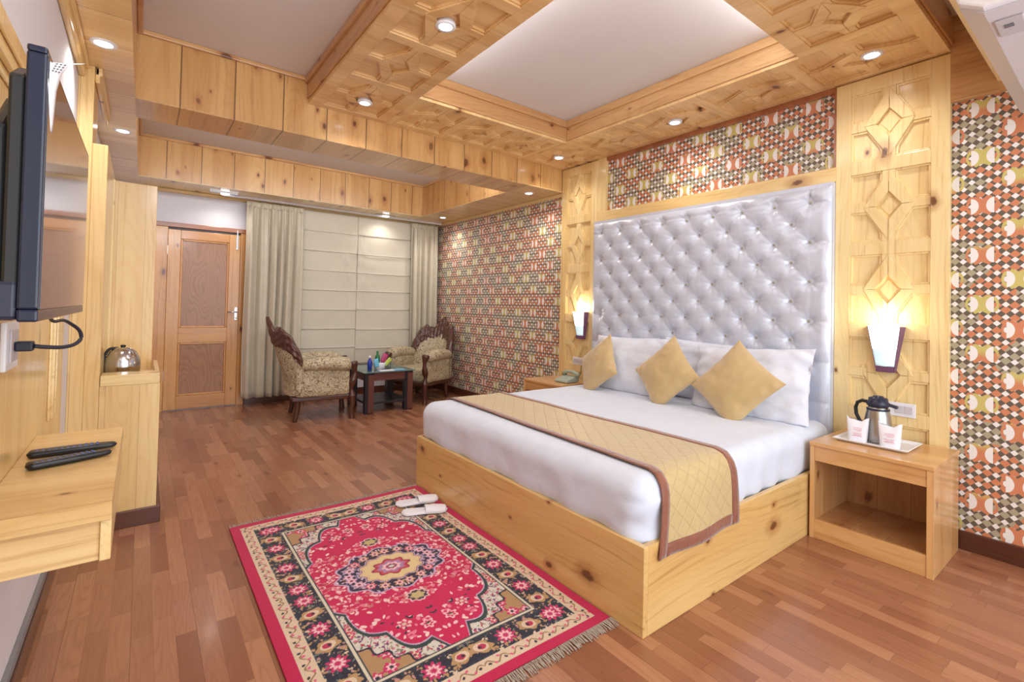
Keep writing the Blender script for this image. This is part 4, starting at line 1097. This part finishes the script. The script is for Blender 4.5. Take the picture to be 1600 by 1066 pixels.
# ------------------------------------------------------------------ rug
def rug_colors(U, V, nu, nv):
    """procedural carpet drawing in one quadrant, mirrored"""
    u = np.abs(np.linspace(-U, U, nu))[:, None]*np.ones((1, nv)); v = np.abs(np.linspace(-V, V, nv))[None, :]*np.ones((nu, 1))
    C = lambda r, g, b: np.array(lin((r, g, b))[:3])
    crim, cream, navy, tan, ivory = C(192, 0, 74), C(220, 196, 170), C(34, 34, 52), C(184, 146, 100), C(214, 208, 198)
    pink, pale, lav, green = C(220, 90, 130), C(240, 190, 196), C(196, 170, 200), C(40, 60, 58)
    img = np.zeros((nu, nv, 3)); img[:] = crim
    d = np.minimum(U-u, V-v)
    R = np.random.RandomState(5)
    def put(mask, col): img[mask] = col
    def blob(cu, cv, ru, rv, ang, col, within=None, lobes=0, amp=0.0):
        du, dv = u-cu, v-cv
        m0 = (np.abs(du) < max(ru, rv)*1.6) & (np.abs(dv) < max(ru, rv)*1.6)
        c, s = math.cos(ang), math.sin(ang)
        a = (du*c+dv*s)/ru; b = (-du*s+dv*c)/rv
        rr = np.sqrt(a*a+b*b)
        if lobes: rr = rr/(1+amp*np.cos(lobes*np.arctan2(b, a)))
        m = m0 & (rr < 1)
        if within is not None: m &= within
        img[m] = col
    def confetti(region, n, cols, r0, r1, box):
        for _ in range(n):
            cu = R.uniform(box[0], box[1]); cv = R.uniform(box[2], box[3])
            r = R.uniform(r0, r1); blob(cu, cv, r, r*R.uniform(0.35, 0.7), R.uniform(0, PI), cols[R.randint(len(cols))], region)
    def flower(cu, cv, r, cols, region, n=7):
        blob(cu, cv, r, r, R.uniform(0, 1), cols[0], region, n, 0.22)
        blob(cu, cv, r*0.66, r*0.66, R.uniform(0, 1), cols[1], region, n, 0.22)
        blob(cu, cv, r*0.33, r*0.33, 0, cols[2], region, n, 0.15)
    g1 = (d > 0.045) & (d <= 0.100); put(g1, cream)
    # squiggle vine in the cream guard
    along = np.where(U-u < V-v, v, u)
    wv = np.abs((d-0.073)-0.012*np.sin(along*95)) < 0.0035
    put(g1 & wv, C(150, 120, 80))
    for k in range(40):
        a = 0.02+k*0.0225
        for (cu, cv) in ((U-0.073-0.014*math.sin(a*95+1.5), a), (a, V-0.073-0.014*math.sin(a*95+1.5))):
            blob(cu, cv, 0.007, 0.005, a*9, pink if k % 3 else navy, g1)
    mainb = (d > 0.100) & (d <= 0.218); put(mainb, navy); put((d > 0.100) & (d < 0.106), C(40, 70, 90))
    confetti(mainb, 1500, [tan, cream, C(110, 120, 112), tan, C(190, 140, 130)], 0.005, 0.012, (0, U, 0, V))
    confetti(mainb, 1500, [navy, C(46, 52, 70), C(24, 26, 44)], 0.006, 0.012, (0, U, 0, V))
    pos = []
    for k in range(8):
        pos.append((U-0.158, 0.05+k*0.108, k))
    for k in range(4): pos.append((0.04+k*0.112, V-0.158, k+1))
    for (cu, cv, k) in pos:
        if k % 2: 
            blob(cu, cv, 0.046, 0.031, 0.3, tan, mainb, 5, 0.14); blob(cu, cv, 0.030, 0.022, 0.3, cream, mainb); blob(cu+0.004, cv, 0.017, 0.014, 0, C(186, 40, 80), mainb); blob(cu-0.005, cv, 0.007, 0.007, 0, navy, mainb)
        else:
            flower(cu, cv, 0.036, [C(196, 40, 100), pale, C(196, 40, 100)], mainb, 9)
    put((d > 0.212) & (d <= 0.232), C(48, 62, 70)); put((d > 0.216) & (d <= 0.228), C(216, 206, 184))
    fld = d > 0.232; FU, FV = U-0.232, V-0.232
    put(fld, ivory)
    # stems and small flowers on the ivory
    for _ in range(70):
        cu = R.uniform(0, FU); cv = R.uniform(0.2, FV); a = R.uniform(0, PI)
        blob(cu, cv, 0.030, 0.0016, a, C(90, 84, 96), fld)
    confetti(fld, 1100, [C(190, 40, 90), C(110, 60, 110), C(150, 130, 100), C(120, 130, 110), C(210, 120, 140)], 0.004, 0.009, (0, FU, 0, FV))
    for _ in range(16): flower(R.uniform(0.02, FU), R.uniform(0.3, FV), 0.020, [C(206, 60, 100), cream, C(150, 40, 80)], fld, 5)
    # tan spandrels
    sp = fld & (((FU-u)/0.17+(FV-v)/0.17) < 1+0.10*np.sin((u-v)*60))
    spo = fld & (((FU-u)/0.185+(FV-v)/0.185) < 1+0.10*np.sin((u-v)*60))
    put(spo, navy); put(sp, C(176, 138, 96))
    for _ in range(7): flower(R.uniform(FU-0.12, FU), R.uniform(FV-0.12, FV), 0.024, [C(200, 40, 96), pale, navy], sp, 6)
    # crimson medallion field
    th = np.arctan2(v/0.60, u/0.36)
    q = (np.abs(u/0.352)**1.9+np.abs(v/0.585)**1.75)
    lob = 1+0.085*np.abs(np.sin(th*7))-0.05+0.10*np.exp(-((th-PI/2)/0.14)**2)+0.06*np.exp(-(th/0.12)**2)
    cr = fld & (q < lob**2); cro = fld & (q < (lob+0.045)**2); crl = fld & (q < (lob+0.012)**2)
    put(cro, green); put(crl, lav); put(cr, C(200, 0, 80))
    em = cr & (q > (lob-0.30)**2)
    mr = np.sqrt((u/0.245)**2+(v/0.185)**2); tm = np.arctan2(v/0.185, u/0.245)
    ml = 1+0.06*np.cos(tm*12)
    halo = cr & (mr < 1.62+0.12*np.cos(tm*8))
    confetti(em, 170, [pale, pale, C(244, 214, 206), C(230, 120, 150)], 0.007, 0.014, (0, 0.36, 0, 0.6))
    confetti(halo, 300, [pale, C(240, 196, 194), C(224, 120, 140), C(200, 110, 110)], 0.006, 0.013, (0, 0.40, 0, 0.33))
    for a in (0.05, 0.13): flower(a, 0.50-a*0.6, 0.026, [pale, C(206, 60, 100), cream], cr, 6)
    confetti(cr & (mr > 2.0), 14, [navy], 0.006, 0.012, (0, 0.26, 0.36, 0.5))
    ros = cr; blob(0.0, 0.275, 0.050, 0.042, 0, pale, ros, 9, 0.12); blob(0.0, 0.275, 0.042, 0.034, 0, C(70, 50, 60), ros, 9, 0.1); blob(0.0, 0.275, 0.030, 0.024, 0, C(196, 176, 120), ros, 6, 0.15)
    put(mr < ml*1.03, lav); md = mr < ml*0.985; put(md, C(42, 28, 56))
    confetti(md, 110, [lav, C(200, 150, 170), C(150, 130, 170), tan, C(236, 200, 210)], 0.005, 0.011, (0, 0.26, 0, 0.20))
    for a in np.linspace(0.12, PI/2-0.12, 5): flower(0.198*math.cos(a), 0.148*math.sin(a), 0.022, [[C(216, 170, 200), C(200, 150, 120), C(214, 90, 110)][int(a*7) % 3], pale, C(120, 40, 80)], md, 6)
    i1 = mr/ml; put(i1 < 0.63, lav); put(i1 < 0.605, C(110, 50, 80)); put(i1 < 0.585, C(226, 204, 160)); put(i1 < 0.565, C(214, 160, 140)); put(i1 < 0.545, C(222, 196, 146))
    ic = np.sqrt((u/0.078)**2+(v/0.058)**2)/(1+0.12*np.cos(np.arctan2(v/0.058, u/0.078)*8))
    put(ic < 1.12, C(150, 30, 60)); put(ic < 0.98, C(196, 70, 90)); put(ic < 0.8, C(170, 130, 170)); put(ic < 0.55, pale); put(ic < 0.35, C(140, 60, 90)); put(ic < 0.18, ivory)
    # weave grain
    img *= (0.90+0.20*np.random.RandomState(3).rand(nu, nv, 1))
    return np.clip(img, 0, 1)
RU, RV = 0.562, 0.86
rc = Vector((0.972, 2.165, 0))
def rug_mat():
    B = MatB('woven_carpet', 0.95)
    a = B.nt.nodes.new('ShaderNodeAttribute'); a.attribute_name = 'weave'; a.attribute_type = 'GEOMETRY'
    x, y, z = B.obj(); n = B.noise(B.comb(x, y, z), 420, 1)
    c = B.mix((n-0.35).sat()*0.5, a.outputs['Color'], lin((30, 10, 20)))
    B.color(c); B.bump(n, 0.3, 0.003); B.b.inputs['Sheen Weight'].default_value = 0.15
    return B.m
rg = local(thing('area_rug', 'crimson oriental rug with navy floral border lying on the floor beside the bed', 'rug', (rc.x, rc.y, 0), math.radians(0.0)))
nu_, nv_ = 420, 640
imgc = rug_colors(RU, RV, nu_, nv_)
def rugz(x, y): return 0.011+0.003*mnoise.noise(Vector((x*3, y*3, 0)))
us = np.linspace(-RU, RU, nu_); vs_ = np.linspace(-RV, RV, nv_)
co = np.zeros((nu_, nv_, 3)); co[:, :, 0] = us[:, None]; co[:, :, 1] = vs_[None, :]
co[:, :, 2] = 0.0095+0.0022*np.sin(us*7+1)[:, None]*np.sin(vs_*6)[None, :]
idx = np.arange(nu_*nv_).reshape(nu_, nv_)
fq = np.stack([idx[:-1, :-1], idx[1:, :-1], idx[1:, 1:], idx[:-1, 1:]], -1).reshape(-1, 4)
me = bpy.data.meshes.new('pile'); me.vertices.add(nu_*nv_); me.vertices.foreach_set('co', co.reshape(-1))
me.loops.add(len(fq)*4); me.loops.foreach_set('vertex_index', fq.reshape(-1).astype(np.int32))
me.polygons.add(len(fq)); me.polygons.foreach_set('loop_start', np.arange(0, len(fq)*4, 4, dtype=np.int32)); me.polygons.foreach_set('loop_total', np.full(len(fq), 4, dtype=np.int32))
me.update(calc_edges=True); me.validate()
at = me.color_attributes.new('weave', 'FLOAT_COLOR', 'POINT')
cc = np.ones((nu_*nv_, 4), np.float32); cc[:, :3] = imgc.reshape(-1, 3); at.data.foreach_set('color', cc.reshape(-1))
me.polygons.foreach_set('use_smooth', [True]*len(me.polygons))
me.materials.append(rug_mat()); pile = bpy.data.objects.new('pile', me); link(pile, rg)
obj('backing', MB().box(-RU, RU, -RV, RV, 0.001, 0.0065), plain('rug_backing', (176, 20, 62), 0.9), rg)
for sg in (-1, 1):
    mb = MB()
    for k in range(300):
        x = -RU+2*RU*(k+random.random()*0.8)/300; L = 0.035+0.02*random.random(); dx = (random.random()-0.5)*0.016
        mb.tube([(x, sg*RV, 0.008), (x+dx*0.5, sg*(RV+L*0.5), 0.007), (x+dx, sg*(RV+L), 0.0035)], 0.0016, 4, cap=False)
    o = obj('fringe', mb, M['fringe'], rg)

# slippers in their plastic wrap
def slipper(x, y, ang, z, label):
    t = local(thing('slipper', label, 'slipper', (x, y, z), ang, 'white slippers on the rug'))
    L = 0.275
    def out(u): return 0.048*(1-0.22*math.sin(u*PI)**2+0.10*u)*(math.sin(min(1, u*5.5)*PI/2)**0.5)*(math.sin(min(1, (1-u)*4.0)*PI/2)**0.55)
    def fn(a, b_):
        th = b_*2*PI; c, s_ = math.cos(th), math.sin(th); w_ = out(a)
        return (a*L, w_*math.copysign(abs(c)**0.6, c), 0.009+0.009*math.copysign(abs(s_)**0.5, s_)*min(1, w_/0.03))
    obj('sole', MB().grid(fn, 30, 20, cv=True), M['paperw'], t, smooth=True)
    def st(a, b_):
        th = -0.15+b_*(PI+0.3); u = 0.50+0.46*a; w_ = out(u)*1.04
        return (u*L, w_*math.cos(th), 0.012+(0.030-0.010*a)*max(0, math.sin(th))*min(1, w_/0.03)+0.001*math.sin(u*60+b_*20))
    o = obj('upper', MB().grid(st, 18, 16), M['paperw'], t, smooth=True); m_ = o.modifiers.new('s', 'SOLIDIFY'); m_.thickness = 0.003
    return t
slipper(1.265, 2.785, -0.20, 0.0125, 'white slipper lying on the rug, the one farther from the camera')
slipper(1.245, 2.655, -0.36, 0.0125, 'white slipper lying on the rug, the one nearer the camera')

# ------------------------------------------------------------------ air conditioner
ac = thing('air_conditioner', 'white split air conditioner under the pine soffit by the ceiling corner', 'air conditioner', (2.6, 0.24, 2.2))
prof = [(0.10, 2.47), (0.345, 2.47), (0.375, 2.43), (0.378, 2.32), (0.360, 2.245), (0.30, 2.205), (0.10, 2.20)]
mb = MB().prism(prof, lambda u, v, d: (d, u, v), 2.03, 3.34)
obj('casing', mb, M['white'], ac, bev=0.008)
mb = MB().prism([(0.353, 2.2430), (0.300, 2.2045), (0.120, 2.1995), (0.120, 2.1955), (0.302, 2.2000), (0.358, 2.2390)], lambda u, v, d: (d, u, v), 2.06, 3.31)
obj('underside_panel', mb, M['acgrey'], ac)
obj('louver', MB().box(2.30, 3.26, 0.130, 0.215, 2.188, 2.1955), M['acmid'], ac, bev=0.003)
obj('display_window', MB().box(2.14, 2.27, 0.225, 0.290, 2.192, 2.1985), M['acmid'], ac, bev=0.003)
obj('display', MB().box(2.175, 2.20, 0.250, 0.272, 2.190, 2.193), M['ink'], ac)
obj('wall_mount', MB().box(2.10, 3.30, 0.06, 0.10, 2.26, 2.479), M['acgrey'], ac)

# ------------------------------------------------------------------ downlights
def spot(parent, loc, energy, size=math.radians(140), blend=1.0, col=(1, 0.96, 0.90), soft=0.05):
    l = bpy.data.lights.new('downlight_lamp', 'SPOT'); l.energy = energy; l.spot_size = size; l.spot_blend = blend; l.color = col; l.shadow_soft_size = soft
    o = bpy.data.objects.new('downlight_lamp', l); link(o, parent); o.location = (0, 0, -0.03)
proto = None
DL = [(-0.185, 3.05, ZS-0.006, 'round downlight in the soffit over the television wall'),
      (-0.15, 4.55, ZS-0.006, 'small round downlight in the soffit above the niche cabinet'),
      (1.225, 2.23, ZP, 'round downlight in the carved ceiling beam nearest the white ceiling bay'),
      (1.25, 3.46, ZP, 'round downlight at the carved ceiling corner over the far end of the rug'),
      (3.19, 3.47, ZP, 'round downlight above the carved panel by the telephone nightstand'),
      (3.26, 2.22, ZP, 'round downlight in the carved beam above the headboard'),
      (3.23, 0.93, ZP, 'round downlight above the carved panel with the tray nightstand'),
      (3.27, 4.02, ZS-0.006, 'round downlight in the plain beam above the patterned wall'),
      (3.30, 5.95, ZS-0.006, 'round downlight above the corner armchair')]
EN = [18, 14, 24, 22, 16, 16, 14, 16, 20]
for i, (x, y, z, lb) in enumerate(DL):
    z -= 0.001
    t = local(thing('recessed_downlight', lb, 'downlight', (x, y, z), 0, 'round recessed downlights'))
    if proto is None:
        obj('trim_ring', MB().lathe([(0.036, -0.004), (0.050, -0.006), (0.054, 0.0), (0.053, 0.022), (0.036, 0.022), (0.036, 0.0)], (0, 0, 0), 32), M['white'], t, smooth=True)
        obj('lens', MB().lathe([(0.0, -0.0035), (0.037, -0.0035), (0.037, 0.0)], (0, 0, 0), 28), M['lamp'], t)
        proto = t
    else:
        for ch in list(proto.children):
            if ch.type == 'MESH':
                c = ch.copy(); COL.objects.link(c); c.parent = t
    spot(t, None, EN[i])
for (x, lb) in ((0.70, 'small spot fitting on a white bracket above the door'), (2.62, 'small spot fitting on a white bracket above the corner blind')):
    t = thing('spotlight_fitting', lb, 'spotlight', (x, 6.33, ZS-0.007), 0, 'small spot fittings under the far soffit')
    obj('bracket', MB().box(x-0.14, x+0.14, 6.32, 6.375, ZS-0.020, ZS-0.0065), M['chrome'], t, bev=0.002)
    obj('lens', MB().box(x-0.03, x+0.05, 6.325, 6.37, ZS-0.030, ZS-0.020), M['lamp'], t, bev=0.003)
    spot(t, None, 14, size=math.radians(150))

# ------------------------------------------------------------------ added fill lamps and ambient world light
def area(name, loc, rot, sx, sy, e, col=(1, 1, 1)):
    l = bpy.data.lights.new(name, 'AREA'); l.shape = 'RECTANGLE'; l.size = sx; l.size_y = sy; l.energy = e; l.color = col
    o = bpy.data.objects.new(name, l); COL.objects.link(o); o.location = loc; o.rotation_euler = rot
area('rear_fill', (1.5, -1.1, 1.5), (math.radians(80), 0, 0), 3.2, 2.2, 72, (0.88, 0.94, 1.0))  # unseen fill lamp added behind the camera
area('recess_fill', (1.5, 4.18, 2.72), (math.radians(62), 0, 0), 2.9, 0.22, 34, (0.92, 0.96, 1.0))  # added fill for the far bay, hidden behind the cross beam
area('recess_fill', (2.2, 1.225, 2.82), (math.radians(62), 0, 0), 1.3, 0.12, 6, (0.90, 0.95, 1.0))  # added fill for the bed recess, hidden by the near beam
area('recess_fill', (1.54, 2.15, 2.82), (math.radians(62), 0, math.radians(-90)), 1.7, 0.12, 6, (0.90, 0.95, 1.0))  # added fill at the recess side, hidden by the long beam
area('ceiling_bay_fill', (0.45, 0.15, 2.62), (math.radians(105), 0, 0), 0.8, 0.3, 20, (0.94, 0.97, 1.0))  # lamp added out of view to brighten the left ceiling bay
w_ = bpy.data.worlds.new('World'); scn.world = w_; w_.use_nodes = True
w_.node_tree.nodes['Background'].inputs[0].default_value = (0.90, 0.95, 1.0, 1); w_.node_tree.nodes['Background'].inputs[1].default_value = 1.0
scn.view_settings.view_transform = 'Standard'; scn.view_settings.look = 'None'; scn.view_settings.exposure = 0.0
scn.cycles.use_denoising = True; scn.cycles.max_bounces = 8; scn.cycles.diffuse_bounces = 5; scn.cycles.glossy_bounces = 3
scn.cycles.sample_clamp_indirect = 6.0
